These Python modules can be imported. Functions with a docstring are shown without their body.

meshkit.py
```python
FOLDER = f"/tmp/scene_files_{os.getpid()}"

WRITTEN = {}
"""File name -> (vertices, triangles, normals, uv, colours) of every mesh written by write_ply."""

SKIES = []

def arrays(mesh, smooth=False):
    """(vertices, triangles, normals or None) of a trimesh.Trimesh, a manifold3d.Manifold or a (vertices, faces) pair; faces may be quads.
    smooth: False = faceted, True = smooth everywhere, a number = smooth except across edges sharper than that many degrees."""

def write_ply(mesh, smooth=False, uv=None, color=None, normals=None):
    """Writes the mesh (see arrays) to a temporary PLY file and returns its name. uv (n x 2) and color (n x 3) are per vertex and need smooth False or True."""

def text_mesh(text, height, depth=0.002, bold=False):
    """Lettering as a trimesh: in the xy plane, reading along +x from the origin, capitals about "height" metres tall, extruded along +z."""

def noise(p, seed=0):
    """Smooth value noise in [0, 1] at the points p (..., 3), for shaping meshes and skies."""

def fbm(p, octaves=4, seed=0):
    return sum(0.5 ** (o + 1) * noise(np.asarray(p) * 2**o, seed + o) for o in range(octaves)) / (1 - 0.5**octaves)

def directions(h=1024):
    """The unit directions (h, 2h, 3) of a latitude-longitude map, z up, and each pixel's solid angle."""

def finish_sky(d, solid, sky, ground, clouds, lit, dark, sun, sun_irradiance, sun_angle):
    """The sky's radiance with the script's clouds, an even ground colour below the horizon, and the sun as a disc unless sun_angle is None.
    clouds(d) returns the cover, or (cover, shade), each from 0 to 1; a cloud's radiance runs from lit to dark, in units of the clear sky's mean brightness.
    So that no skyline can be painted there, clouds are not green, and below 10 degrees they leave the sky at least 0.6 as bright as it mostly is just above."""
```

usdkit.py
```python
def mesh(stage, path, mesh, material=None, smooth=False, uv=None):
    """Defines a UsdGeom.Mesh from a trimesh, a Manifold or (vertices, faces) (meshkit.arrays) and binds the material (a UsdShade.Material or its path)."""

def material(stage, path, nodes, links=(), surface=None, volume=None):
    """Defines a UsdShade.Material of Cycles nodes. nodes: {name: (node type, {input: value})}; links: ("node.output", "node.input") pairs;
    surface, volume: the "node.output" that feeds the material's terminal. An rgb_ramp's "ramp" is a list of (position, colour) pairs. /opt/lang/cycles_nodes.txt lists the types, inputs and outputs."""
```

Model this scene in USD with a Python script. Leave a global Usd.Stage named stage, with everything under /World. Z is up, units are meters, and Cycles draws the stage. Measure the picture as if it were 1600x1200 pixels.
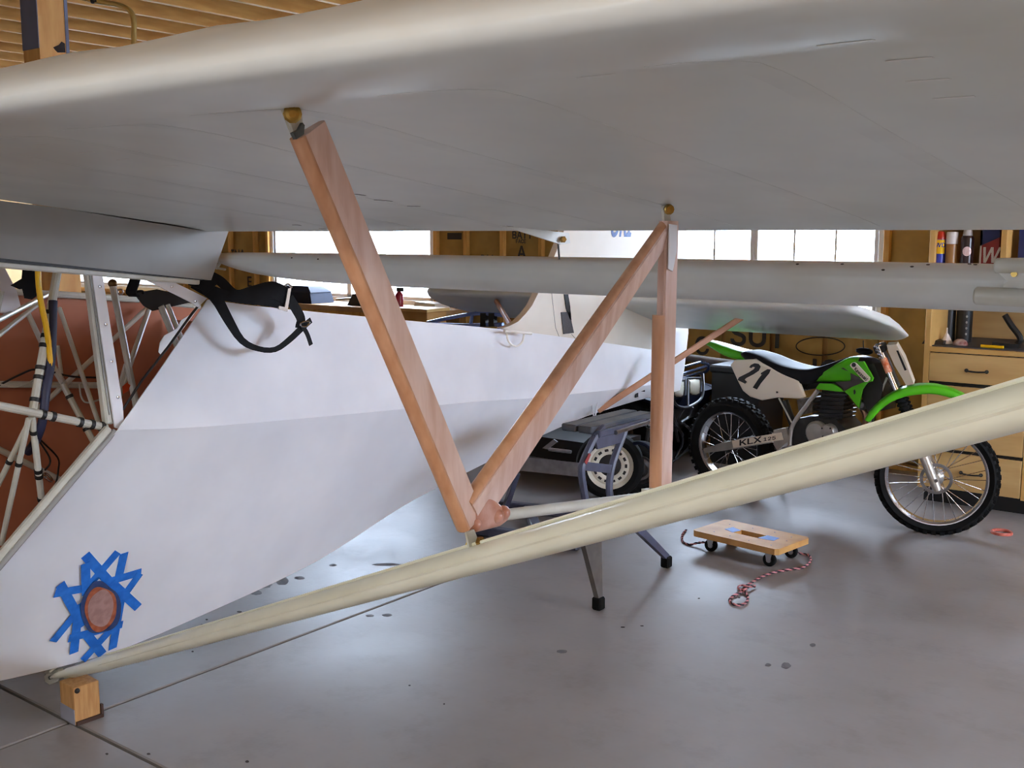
import math, random, numpy as np, trimesh, usdkit, meshkit
import shapely.geometry as sg
from pxr import Usd, UsdGeom, UsdLux, UsdShade, Gf, Sdf
random.seed(7); RNG = np.random.default_rng(7)
stage = Usd.Stage.CreateInMemory()
UsdGeom.SetStageUpAxis(stage, 'Z'); UsdGeom.SetStageMetersPerUnit(stage, 1.0)
UsdGeom.Xform.Define(stage, '/World'); UsdGeom.Scope.Define(stage, '/World/Looks')

# ------------------------------------------------------------------ camera
FPX, YAW, PIT, EYE = 1706.0, math.radians(37.9), math.atan(235 / 1706.0), 1.58
_h = np.array([-math.sin(YAW), math.cos(YAW), 0])
CF = _h * math.cos(PIT) + np.array([0, 0, -math.sin(PIT)])
CR = np.array([math.cos(YAW), math.sin(YAW), 0]); CU = np.cross(CR, CF); CC = np.array([0, 0, EYE])
cam = UsdGeom.Camera.Define(stage, '/World/camera')
m4 = np.eye(4); m4[0, :3] = CR; m4[1, :3] = CU; m4[2, :3] = -CF; m4[3, :3] = CC
cam.AddTransformOp().Set(Gf.Matrix4d(m4.tolist()))
cam.CreateHorizontalApertureAttr(36.0); cam.CreateVerticalApertureAttr(27.0)
cam.CreateFocalLengthAttr(36.0 * FPX / 1600); cam.CreateClippingRangeAttr(Gf.Vec2f(0.05, 200))
cam.CreateExposureAttr(0.22)

# ------------------------------------------------------------------ sky: bright overcast daylight outside the garage
dome = UsdLux.DomeLight.Define(stage, '/World/sky')
dome.CreateColorAttr(Gf.Vec3f(0.72, 0.86, 1.10)); dome.CreateIntensityAttr(7.5)
# warm shop lights on the ceiling behind the camera
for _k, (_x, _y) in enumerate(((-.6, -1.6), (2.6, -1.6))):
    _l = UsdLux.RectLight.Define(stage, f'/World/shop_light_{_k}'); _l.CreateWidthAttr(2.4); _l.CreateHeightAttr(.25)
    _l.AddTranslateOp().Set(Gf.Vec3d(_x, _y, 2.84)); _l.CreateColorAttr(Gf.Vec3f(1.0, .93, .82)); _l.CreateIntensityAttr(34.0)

# ------------------------------------------------------------------ helpers
def ray(x, y): return CF * FPX + CR * (x - 800) - CU * (y - 600)
def at(x, y, X=None, Y=None, Z=None, D=None):
    d = ray(x, y)
    if X is not None: k = X / d[0]
    elif Y is not None: k = Y / d[1]
    elif Z is not None: k = (Z - EYE) / d[2]
    else: k = D / FPX
    return CC + d * k
def onpl(x, y, p, n):
    d = ray(x, y); return CC + d * (np.dot(np.asarray(p) - CC, n) / np.dot(d, n))
A = lambda *p: np.array(p, float)
def nrm(v): v = np.asarray(v, float); return v / np.linalg.norm(v)

def T(v, f): return trimesh.Trimesh(np.asarray(v, float), np.asarray(f, int), process=False)
def cat(*ms):
    l = []
    for m in ms: l += list(m) if isinstance(m, (list, tuple)) else [m]
    return trimesh.util.concatenate(l)
def hull(p): return trimesh.convex.convex_hull(np.asarray(p, float))
def box(x0, x1, y0, y1, z0, z1, b=0.0):
    c = A(x0 + x1, y0 + y1, z0 + z1) / 2; h = np.abs(A(x1 - x0, y1 - y0, z1 - z0)) / 2
    return obox(c, A(1, 0, 0) * h[0], A(0, 1, 0) * h[1], A(0, 0, 1) * h[2], b)
def obox(c, u, v, w, b=0.0):
    """oriented box from centre and three half vectors, edges chamfered by b"""
    L = [np.linalg.norm(k) for k in (u, v, w)]; e = [nrm(k) for k in (u, v, w)]
    b = min(b, 0.45 * min(L)); P = []
    for s in np.ndindex(2, 2, 2):
        s = [2 * k - 1 for k in s]
        if b <= 0: P.append(sum(e[k] * L[k] * s[k] for k in range(3)))
        else:
            for j in range(3): P.append(sum(e[k] * (L[k] - (0 if k == j else b)) * s[k] for k in range(3)))
    m = hull(P); m.apply_translation(c); return m
def beam(a, b, w, h, up=(0, 0, 1), ch=0.0):
    """bar from a to b, w across, h along up"""
    a, b = A(*a), A(*b); d = b - a; L = np.linalg.norm(d); d = d / L
    s = np.cross(d, up); s = nrm(s) if np.linalg.norm(s) > 1e-6 else nrm(np.cross(d, (1, 0, 0))); u = np.cross(s, d)
    return obox((a + b) / 2, d * L / 2, s * w / 2, u * h / 2, ch)
def frames(P, closed=False):
    P = np.asarray(P, float); t = np.gradient(P, axis=0)
    if closed: t = np.roll(P, -1, 0) - np.roll(P, 1, 0)
    t = t / np.linalg.norm(t, axis=1)[:, None]
    n = np.cross(t[0], (0, 0, 1)); n = n if np.linalg.norm(n) > 1e-3 else np.cross(t[0], (1, 0, 0)); n = nrm(n); N = []
    for k in range(len(P)):
        n = n - t[k] * np.dot(n, t[k]); n = nrm(n); N.append(n)
    return t, np.array(N), np.cross(t, np.array(N))
def loft(rings, caps=True, closed=False):
    R = np.asarray(rings, float); m, n = R.shape[:2]; v = R.reshape(-1, 3); f = []
    for i in range(m if closed else m - 1):
        j = (i + 1) % m
        for k in range(n):
            q = (k + 1) % n; f += [[i * n + k, i * n + q, j * n + q], [i * n + k, j * n + q, j * n + k]]
    if caps and not closed:
        v = np.vstack([v, R[0].mean(0), R[-1].mean(0)]); a = m * n
        for k in range(n): q = (k + 1) % n; f += [[a, q, k], [a + 1, (m - 1) * n + k, (m - 1) * n + q]]
    t = T(v, f)
    if t.volume < 0: t.invert()
    return t
def tube(P, r, n=8, closed=False):
    P = np.asarray(P, float); t, N, B = frames(P, closed); r = np.broadcast_to(r, len(P))
    a = np.linspace(0, 2 * np.pi, n, endpoint=False)
    return loft([P[k] + r[k] * (np.cos(a)[:, None] * N[k] + np.sin(a)[:, None] * B[k]) for k in range(len(P))], closed=closed)
def smooth(P, n=24, closed=False):
    """Catmull-Rom through P"""
    P = [A(*p) for p in P]
    Q = [P[-1]] + P + [P[0], P[1]] if closed else [2 * P[0] - P[1]] + P + [2 * P[-1] - P[-2]]
    seg = len(P) if closed else len(P) - 1; k = max(2, n // seg); out = []
    for i in range(seg):
        a, b, c, d = Q[i:i + 4]
        for t in np.linspace(0, 1, k, endpoint=False): out.append(.5 * (2 * b + (c - a) * t + (2 * a - 5 * b + 4 * c - d) * t * t + (3 * b - a - 3 * c + d) * t ** 3))
    if not closed: out.append(P[-1])
    return np.array(out)
def basis(axis):
    z = nrm(axis); x = np.cross((0, 0, 1), z); x = nrm(x) if np.linalg.norm(x) > 1e-3 else A(1, 0, 0); return x, np.cross(z, x), z
def lathe(prof, o, axis, n=24):
    """prof: (r, h) pairs along axis from o"""
    x, y, z = basis(axis); a = np.linspace(0, 2 * np.pi, n, endpoint=False)
    return loft([A(*o) + z * h + max(r, 1e-5) * (np.cos(a)[:, None] * x + np.sin(a)[:, None] * y) for r, h in prof])
def rev(prof, o, axis, n=32):
    """closed outline (r, h) swept once round the axis, open in the middle"""
    x, y, z = basis(axis); P = [tuple(p) for p in prof]; P = P[:-1] if P[0] == P[-1] else P
    return loft([[A(*o) + z * h + r * (math.cos(a) * x + math.sin(a) * y) for r, h in P] for a in np.linspace(0, 2 * math.pi, n, endpoint=False)], closed=True)
def ring(o, axis, R, r, n=32, k=8, sq=1.0):
    x, y, z = basis(axis); rings = []
    for a in np.linspace(0, 2 * np.pi, n, endpoint=False):
        e = np.cos(a) * x + np.sin(a) * y
        rings.append([A(*o) + e * (R + r * np.cos(b)) + z * r * sq * np.sin(b) for b in np.linspace(0, 2 * np.pi, k, endpoint=False)])
    return loft(rings, closed=True)
def plate(P, t, n=None, holes=()):
    """prism over the planar outline P (3D points), t thick along the normal n"""
    P = np.asarray(P, float)
    if n is None:
        n = sum(np.cross(P[i] - P[0], P[(i + 1) % len(P)] - P[0]) for i in range(1, len(P)))
    n = nrm(n); x = nrm(P[1] - P[0] - n * np.dot(P[1] - P[0], n)); y = np.cross(n, x); o = P[0]
    to2 = lambda Q: [(np.dot(q - o, x), np.dot(q - o, y)) for q in np.asarray(Q, float)]
    g = sg.Polygon(to2(P), [to2(h) for h in holes]).buffer(0)
    ms = []
    for q in getattr(g, 'geoms', [g]):
        if q.is_empty: continue
        m = trimesh.creation.extrude_polygon(q, t, engine='earcut'); M = np.eye(4); M[:3, 0], M[:3, 1], M[:3, 2], M[:3, 3] = x, y, n, o
        m.apply_transform(M); ms.append(m)
    return cat(*ms)
def ribbon(P, W, t=0.002):
    """flat strap along P; W half-width vectors (one or per point)"""
    P = np.asarray(P, float); W = np.broadcast_to(np.asarray(W, float), P.shape); tg = np.gradient(P, axis=0); N = np.cross(tg, W); N = N / np.linalg.norm(N, axis=1)[:, None] * t / 2
    return loft([[P[k] + W[k] + N[k], P[k] - W[k] + N[k], P[k] - W[k] - N[k], P[k] + W[k] - N[k]] for k in range(len(P))])
def shell(G, d):
    """thin skin over the grid of points G[i][j], thickened by the vector d"""
    G = np.asarray(G, float); m, n = G.shape[:2]; v = np.vstack([G.reshape(-1, 3), G.reshape(-1, 3) + A(*d)]); K = m * n; f = []
    for i in range(m - 1):
        for j in range(n - 1):
            a, b, c, e = i * n + j, i * n + j + 1, (i + 1) * n + j + 1, (i + 1) * n + j
            f += [[a, b, c], [a, c, e], [K + a, K + c, K + b], [K + a, K + e, K + c]]
    edge = [(i * n, (i + 1) * n) for i in range(m - 1)] + [((m - 1) * n + j, (m - 1) * n + j + 1) for j in range(n - 1)] + [((i + 1) * n + n - 1, i * n + n - 1) for i in range(m - 1)][::-1] + [(j + 1, j) for j in range(n - 1)][::-1]
    for a, b in edge: f += [[a, b, K + b], [a, K + b, K + a]]
    t = T(v, f)
    if t.volume < 0: t.invert()
    return t
def hit(mesh, x, y):
    """first point where the line through pixel (x, y) meets the mesh, and its normal"""
    d = ray(x, y); d = d / np.linalg.norm(d); t = mesh.triangles; e1, e2 = t[:, 1] - t[:, 0], t[:, 2] - t[:, 0]
    p = np.cross(d, e2); det = (e1 * p).sum(1); det = np.where(np.abs(det) < 1e-14, 1e-14, det); s = CC - t[:, 0]
    u = (s * p).sum(1) / det; q = np.cross(s, e1); v = (q @ d) / det; k = (e2 * q).sum(1) / det
    ok = (u >= -1e-6) & (v >= -1e-6) & (u + v <= 1 + 1e-6) & (k > 0)
    if not ok.any(): return None, None
    i = np.where(ok, k, 1e9).argmin(); n = nrm(np.cross(e1[i], e2[i])); return CC + d * k[i], n if n @ d < 0 else -n

# ------------------------------------------------------------------ scene tree
BASE, COUNT = {}, {}
def fresh(parent, name):
    k = (parent, name); c = COUNT.get(k, -1) + 1; COUNT[k] = c
    return f'{parent}/{name}' + (f'_{c:03d}' if c else '')
def say(prim, **kw):
    for k, v in kw.items():
        if v: prim.SetCustomDataByKey(k, v)
def thing(name, label, category, base=(0, 0, 0), group=None):
    p = fresh('/World', name); x = UsdGeom.Xform.Define(stage, p); x.AddTranslateOp().Set(Gf.Vec3d(*map(float, base)))
    BASE[p] = A(*base); say(x.GetPrim(), label=label, category=category, group=group); return p
def put(name, mesh, mat, parent='/World', sm=35, **kw):
    p = fresh(parent, name); b = BASE.get('/'.join(parent.split('/')[:3]))
    if b is not None: mesh = mesh.copy(); mesh.apply_translation(-b)
    say(usdkit.mesh(stage, p, mesh, mat, smooth=sm).GetPrim(), **kw); return p
def solo(name, mesh, mat, label, category, group=None, sm=35):
    """a thing that is one mesh"""
    return put(name, mesh, mat, sm=sm, label=label, category=category, group=group)
def group_at(parent, name, **kw):
    """an Xform that holds the sub-parts of a part"""
    p = fresh(parent, name); say(UsdGeom.Xform.Define(stage, p).GetPrim(), **kw); return p

# ------------------------------------------------------------------ materials
def srgb(r, g, b):
    c = A(r, g, b) / 255; return tuple(np.where(c <= .04045, c / 12.92, ((c + .055) / 1.055) ** 2.4))
def M(name, c, c2=None, scale=6, rough=.5, metal=0, spec=.5, bump=0, bscale=None, stretch=(1, 1, 1), coat=0, rot=(0, 0, 0), detail=4, lo=.35, hi=.65, sub=None, rr=0):
    c2 = c if c2 is None else c2
    N = {'g': ('geometry', {}), 'mp': ('mapping', {'scale': stretch, 'rotation': rot}), 'n': ('noise_texture', {'scale': scale, 'detail': detail}),
         'r': ('rgb_ramp', {'ramp': [(lo, srgb(*c)), (hi, srgb(*c2))]}),
         'p': ('principled_bsdf', {'roughness': rough, 'metallic': metal, 'specular_ior_level': spec, 'coat_weight': coat})}
    L = [('g.position', 'mp.vector'), ('mp.vector', 'n.vector'), ('n.fac', 'r.fac'), ('r.color', 'p.base_color')]
    if bump:
        N['bn'] = ('noise_texture', {'scale': bscale or scale * 6, 'detail': 3}); N['b'] = ('bump', {'strength': 1.0, 'distance': bump})
        L += [('mp.vector', 'bn.vector'), ('bn.fac', 'b.height'), ('b.normal', 'p.normal')]
    return usdkit.material(stage, '/World/Looks/' + name, N, L, surface='p.BSDF')
# paints and fabrics of the aeroplane
FAB = M('white_fabric', (222, 222, 226), (232, 232, 235), scale=3, rough=.38, bump=.0006, bscale=2.2)
WINGM = M('white_wing_fabric', (203, 206, 203), (213, 216, 212), scale=4, rough=.34, bump=.0003, bscale=5)
CREAM = M('cream_paint', (226, 218, 205), (232, 225, 213), scale=4, rough=.3)
TUBEW = M('grey_white_tube_paint', (188, 187, 176), (200, 199, 188), scale=14, rough=.32)
STRUTM = M('ivory_strut_paint', (221, 221, 202), (229, 229, 211), scale=9, rough=.28, bump=.0001, bscale=60)
BARE = M('filled_wood_fairing', (206, 168, 150), (224, 196, 184), scale=7, rough=.33, stretch=(6, 6, 1), bump=.0002, bscale=30)
BARE2 = M('bare_orange_wood', (190, 136, 98), (206, 156, 120), scale=8, rough=.42, stretch=(6, 6, 1))
STAIN = M('rust_stained_filler', (168, 104, 78), (198, 150, 132), scale=22, rough=.3, bump=.0006, bscale=60)
ALU = M('bare_aluminium', (196, 198, 202), (206, 208, 212), rough=.28, metal=1)
BRASS = M('yellow_plated_steel', (150, 120, 60), (178, 146, 84), scale=40, rough=.32, metal=1)
DARKM = M('dark_primer', (62, 66, 64), (84, 88, 84), scale=30, rough=.6)
BROWN = M('brown_inner_fabric', (164, 96, 66), (184, 116, 86), scale=3.5, rough=.62)
BLK = M('black_plastic', (18, 18, 19), (26, 26, 27), rough=.45)
BLKW = M('black_webbing', (9, 10, 13), (14, 15, 19), scale=80, rough=.7, spec=.25, bump=.0005, bscale=500)
RUB = M('black_rubber', (12, 12, 12), (19, 19, 19), scale=20, rough=.85, spec=.2)
BLUET = M('blue_masking_tape', (24, 104, 200), (40, 122, 216), scale=30, rough=.5)
STEEL = M('worn_steel', (120, 120, 122), (150, 150, 152), scale=20, rough=.35, metal=1)
CHROME = M('bright_steel', (200, 200, 204), rough=.16, metal=1)
GREYP = M('grey_panel_paint', (142, 141, 138), (150, 149, 146), rough=.5)
# ------------------------------------------------------------------ the setting
YW, XL, XR, YB, ZC = 7.3, -13.0, 4.2, -3.0, 2.95
def concrete():
    N = {'g': ('geometry', {}), 'n1': ('noise_texture', {'scale': .9, 'detail': 6, 'roughness': .62}), 'n2': ('noise_texture', {'scale': 4, 'detail': 6, 'roughness': .7}),
         'n3': ('noise_texture', {'scale': 60, 'detail': 3}),
         'r1': ('rgb_ramp', {'ramp': [(.3, srgb(116, 109, 105)), (.5, srgb(131, 125, 122)), (.7, srgb(143, 138, 137))]}),
         'r2': ('rgb_ramp', {'ramp': [(.28, srgb(170, 165, 160)), (.48, (1, 1, 1)), (1, (1, 1, 1))]}),
         'mx': ('mix_color', {'blend_type': 'multiply', 'fac': .3}),
         'rr': ('rgb_ramp', {'ramp': [(.3, (.34, .34, .34)), (.7, (.52, .52, .52))]}),
         'b': ('bump', {'distance': .0012, 'strength': 1.0}), 'p': ('principled_bsdf', {'specular_ior_level': .45})}
    L = [('g.position', 'n1.vector'), ('g.position', 'n2.vector'), ('g.position', 'n3.vector'), ('n1.fac', 'r1.fac'), ('n2.fac', 'r2.fac'), ('r1.color', 'mx.a'), ('r2.color', 'mx.b'),
         ('mx.result', 'p.base_color'), ('n1.fac', 'rr.fac'), ('rr.color', 'p.roughness'), ('n2.fac', 'b.height'), ('b.normal', 'p.normal')]
    return usdkit.material(stage, '/World/Looks/garage_concrete', N, L, surface='p.BSDF')
CONC = concrete()
JOINT = M('joint_dark', (58, 50, 46), (74, 64, 58), rough=.8)
JNT = at(111, 1128, Z=0); JX, JY = JNT[0], JNT[1]
fl = fresh('/World', 'floor'); say(UsdGeom.Xform.Define(stage, fl).GetPrim(), kind='structure')
g_ = .006
xs, ys = [XL, JX - 4.0, JX, JX + 4.0, XR], [YB, JY, JY + 3.6 + 10]
ys[-1] = YW + .2
for i in range(4):
    for j in range(2): put('slab', box(xs[i] + g_, xs[i + 1] - g_, ys[j] + g_, ys[j + 1] - g_, -.12, 0, .004), CONC, fl)
put('joint', cat(box(XL, XR, JY - .01, JY + .01, -.1, -.02), *[box(x - .01, x + .01, YB, YW, -.1, -.02) for x in xs[1:4]]), JOINT, fl)
# ground outside
solo_g = put('ground_outside', box(-60, 50, YW + .25, 70, -.3, -.06), M('pale_gravel', (205, 203, 198), (222, 220, 214), scale=3, rough=.9), kind='structure')
put('driveway_outside', box(-40, 50, -40, YB - .16, -.3, -.06), M('pale_driveway', (190, 190, 186), (206, 205, 200), scale=2, rough=.9), kind='structure')

STUD = M('pine_stud', (184, 132, 60), (204, 154, 78), scale=5, rough=.6, stretch=(8, 8, 1))
BAT = M('kraft_paper', (142, 108, 48), (162, 126, 60), scale=6, rough=.7, bump=.004, bscale=5)
PLY = M('raw_sheathing', (170, 120, 58), (190, 140, 76), scale=4, rough=.7)
INK = M('black_print', (34, 30, 26), (44, 38, 32), rough=.7)
WHT = M('white_window_vinyl', (226, 226, 228), (234, 234, 236), rough=.35)
# windows in the far wall: (x0, x1, z0, z1, sashes, muntins per sash)
def wx(px): return at(px, 430, Y=YW)[0]
ZS, ZT = .93, 2.12
WIN = [(wx(420), wx(677), ZS, ZT, 2, 0), (wx(985), wx(1378), ZS, ZT, 2, 3), (wx(96), wx(258), ZS, ZT, 1, 0)]
wf = fresh('/World', 'wall_far'); say(UsdGeom.Xform.Define(stage, wf).GetPrim(), kind='structure')
# sheathing around the openings
cuts = sorted(WIN); x = XL
for k, w in enumerate(cuts):
    put('sheathing', box(x, w[0], YW + .1, YW + .14, 0, 3.2), PLY, wf); x = w[1]
    put('sheathing', box(w[0], w[1], YW + .1, YW + .14, 0, w[2]), PLY, wf); put('sheathing', box(w[0], w[1], YW + .1, YW + .14, w[3], 3.2), PLY, wf)
put('sheathing', box(x, XR, YW + .1, YW + .14, 0, 3.2), PLY, wf)
put('bottom_plate', box(XL, XR, YW, YW + .09, 0, .04), STUD, wf); put('top_plate', box(XL, XR, YW, YW + .09, 2.86, 2.95), STUD, wf)
def inwin(a, b): return [w for w in WIN if b > w[0] - .02 and a < w[1] + .02]
sx = []; x = XL + .3
while x < XR: sx.append(x); x += .406
jambs = [w[k] + (-.02 if k == 0 else .02) for w in WIN for k in (0, 1)]
sx = sorted([x for x in sx if not inwin(x - .03, x + .03)] + jambs)
for x in sx: put('stud', box(x - .019, x + .019, YW, YW + .09, .04, 2.86, .002), STUD, wf)
for w in WIN:
    put('sill_plate', box(w[0], w[1], YW, YW + .09, w[2] - .04, w[2]), STUD, wf); put('header', box(w[0], w[1], YW, YW + .09, w[3], w[3] + .2), STUD, wf)
def batt(x0, x1, z0, z1):
    n = 8; X = np.linspace(x0 + .021, x1 - .021, n); Z = np.linspace(z0 + .003, z1 - .003, 10)
    G = [[A(a, YW + .045 - .028 * math.sin(math.pi * i / (n - 1)) - .006 * meshkit.noise(A(a * 4, 0, b * 3)), b) for b in Z] for i, a in enumerate(X)]
    return shell(G, (0, .02, 0))
allx = [XL] + sx + [XR]
for a, b in zip(allx[:-1], allx[1:]):
    if b - a < .12 or b < -12.5: continue
    w = inwin(a + .03, b - .03)
    if not w: put('insulation_batt', batt(a, b, .05, 2.85), BAT, wf, sm=60)
for w in WIN:
    n = max(1, round((w[1] - w[0]) / .406)); e = np.linspace(w[0], w[1], n + 1)
    for a, b in zip(e[:-1], e[1:]): put('insulation_batt', batt(a, b, .05, w[2] - .045), BAT, wf, sm=60)
def print_at(txt, px, py, hgt, Y, mat, bold=True, rot=0, sx_=1.0):
    p = at(px, py, Y=Y); m = meshkit.text_mesh(txt, hgt, .0012, bold); m.apply_scale([sx_, 1, 1]); m.apply_translation(-A(*m.bounds.mean(0)[:2], 0))
    Rm = np.eye(4); Rm[:3, 0], Rm[:3, 1], Rm[:3, 2], Rm[:3, 3] = A(1, 0, 0), A(0, 0, 1), A(0, -1, 0), p; m.apply_transform(Rm); return m
for txt, px, py, h_, s_ in [('INA', 372, 397, .09, .8), ('SUT', 1184, 524, .16, .9), ('JO', 1283, 580, .16, 1.1), ('C', 1097, 540, .13, .9), ('R11', 762, 404, .06, 1.2), ('BATT', 816, 367, .06, .9), ('FACE', 814, 377, .03, 1.2), ('A', 815, 394, .1, .8), ('E', 390, 440, .1, .8)]:
    put('printed_mark', print_at(txt, px, py, h_, YW + .012, INK), INK, wf, sm=False)
put('printed_mark', plate([at(*q, Y=YW + .010) for q in [(699, 364), (721, 364), (721, 374), (699, 374)]], .002), INK, wf)

put('printed_mark', tube([at(1282 + 38 * math.cos(t), 541 + 14 * math.sin(t), Y=YW + .012) for t in np.linspace(0, 6.283, 40, endpoint=False)], .004, 5, True), INK, wf)
PANE = usdkit.material(stage, '/World/Looks/window_glass', {'t': ('transparent_bsdf', {'color': (.97, .98, .98)}), 'g': ('glossy_bsdf', {'roughness': .02}), 'm': ('mix_closure', {'fac': .06})},
    [('t.BSDF', 'm.closure1'), ('g.BSDF', 'm.closure2')], surface='m.closure')
for w in WIN:
    p = fresh('/World', 'window_1'); p = f'/World/window_{WIN.index(w) + 1}'; COUNT[('/World', f'window_{WIN.index(w) + 1}')] = 0
    say(UsdGeom.Xform.Define(stage, p).GetPrim(), kind='structure')
    x0, x1, z0, z1, ns, nm = w; y0, y1 = YW + .03, YW + .1; b = .045
    put('frame', cat(box(x0, x0 + b, y0, y1, z0, z1, .004), box(x1 - b, x1, y0, y1, z0, z1, .004), box(x0, x1, y0, y1, z0, z0 + b, .004), box(x0, x1, y0, y1, z1 - b, z1, .004)), WHT, p)
    e = np.linspace(x0 + b, x1 - b, ns + 1)
    if ns == 2 and nm: e[1] = wx(1173)
    for k in range(ns):
        a, c = e[k], e[k + 1]; s = put('sash', cat(box(a, a + .03, y0 + .01, y1 - .02, z0 + b, z1 - b, .003), box(c - .03, c, y0 + .01, y1 - .02, z0 + b, z1 - b, .003), box(a, c, y0 + .01, y1 - .02, z0 + b, z0 + b + .03, .003), box(a, c, y0 + .01, y1 - .02, z1 - b - .03, z1 - b, .003)), WHT, p)
        put('pane', box(a + .02, c - .02, y0 + .03, y0 + .034, z0 + b + .02, z1 - b - .02), PANE, p)
        for j in range(1, nm): put('muntin', box(a + (c - a) * j / nm - .006, a + (c - a) * j / nm + .006, y0 + .022, y0 + .028, z0 + b + .02, z1 - b - .02), WHT, p)
        if nm:
            for zz in (1.2, 1.62): put('muntin', box(a + .02, c - .02, y0 + .021, y0 + .027, zz - .006, zz + .006), WHT, p)
put('side_yard_outside', box(XR + .16, 50, YB - .16, YW + .2, -.3, -.06), '/World/Looks/pale_gravel', kind='structure')
# the other walls
DRY = M('raw_wall_board', (178, 140, 92), (198, 160, 110), scale=2, rough=.75)
put('wall_left', box(XL - .15, XL, YB, YW + .1, 0, 3.2), DRY, kind='structure')
# right wall with a window, back wall with the open garage door
GX0, GX1 = -3.6, 2.4
wb = fresh('/World', 'wall_back'); say(UsdGeom.Xform.Define(stage, wb).GetPrim(), kind='structure')
LZ0, LZ1 = 1.62, 2.02     # row of lites in the closed overhead door
put('panel', box(XL, GX0, YB - .15, YB, 0, 3.2), DRY, wb); put('panel', box(GX1, XR + .15, YB - .15, YB, 0, 3.2), DRY, wb); put('panel', box(GX0, GX1, YB - .15, YB, LZ1, 3.2), DRY, wb)
put('door_panel', box(GX0, GX1, YB - .06, YB, 0, LZ0), WHT, wb)
for k in range(7):
    if k in (0, 2, 3, 4, 5): put('door_panel', box(GX0 + (GX1 - GX0) * k / 6, min(GX1, GX0 + (GX1 - GX0) * (k + 1) / 6), YB - .06, YB, LZ0, LZ1), WHT, wb)
    x = GX0 + (GX1 - GX0) * k / 6; put('door_post', box(x - .06, x + .06, YB - .06, YB, LZ0, LZ1), WHT, wb)
RY0, RY1, RZ0, RZ1 = 2.6, 6.4, 1.45, 2.6
wr = fresh('/World', 'wall_right'); say(UsdGeom.Xform.Define(stage, wr).GetPrim(), kind='structure')
put('panel', box(XR, XR + .15, YB, RY0, 0, 3.2), DRY, wr); put('panel', box(XR, XR + .15, RY1, YW + .1, 0, 3.2), DRY, wr); put('panel', box(XR, XR + .15, RY0, RY1, RZ1, 3.2), DRY, wr); put('panel', box(XR, XR + .15, RY0, RY1, 0, RZ0), DRY, wr)
# ceiling: roof deck on joists that run towards the far wall
cl = fresh('/World', 'ceiling'); say(UsdGeom.Xform.Define(stage, cl).GetPrim(), kind='structure')
JOI = M('pine_joist', (176, 126, 58), (196, 148, 76), scale=4, rough=.6, stretch=(6, 1, 6))
SK = (0.7, 3.6, 3.2, 5.2)      # clear roofing sheet
for a in ((XL, SK[0], YB, YW + .15), (SK[1], XR + .15, YB, YW + .15), (SK[0], SK[1], YB, SK[2]), (SK[0], SK[1], SK[3], YW + .15)): put('deck', box(*a, ZC + .24, ZC + .3), PLY, cl)
x = XL + .25
while x < XR: put('joist', box(x - .02, x + .02, YB, YW + .1, ZC, ZC + .24, .002), JOI, cl); x += .406
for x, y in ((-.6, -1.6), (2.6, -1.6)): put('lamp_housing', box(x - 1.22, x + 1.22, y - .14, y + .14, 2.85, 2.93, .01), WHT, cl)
# ------------------------------------------------------------------ the aeroplane
AP = thing('aeroplane', 'white fabric-covered high-wing aeroplane with unpainted wooden jury struts and an open cabin frame', 'aeroplane', (-3.5, 2.0, 0))
XC = -3.5
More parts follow.
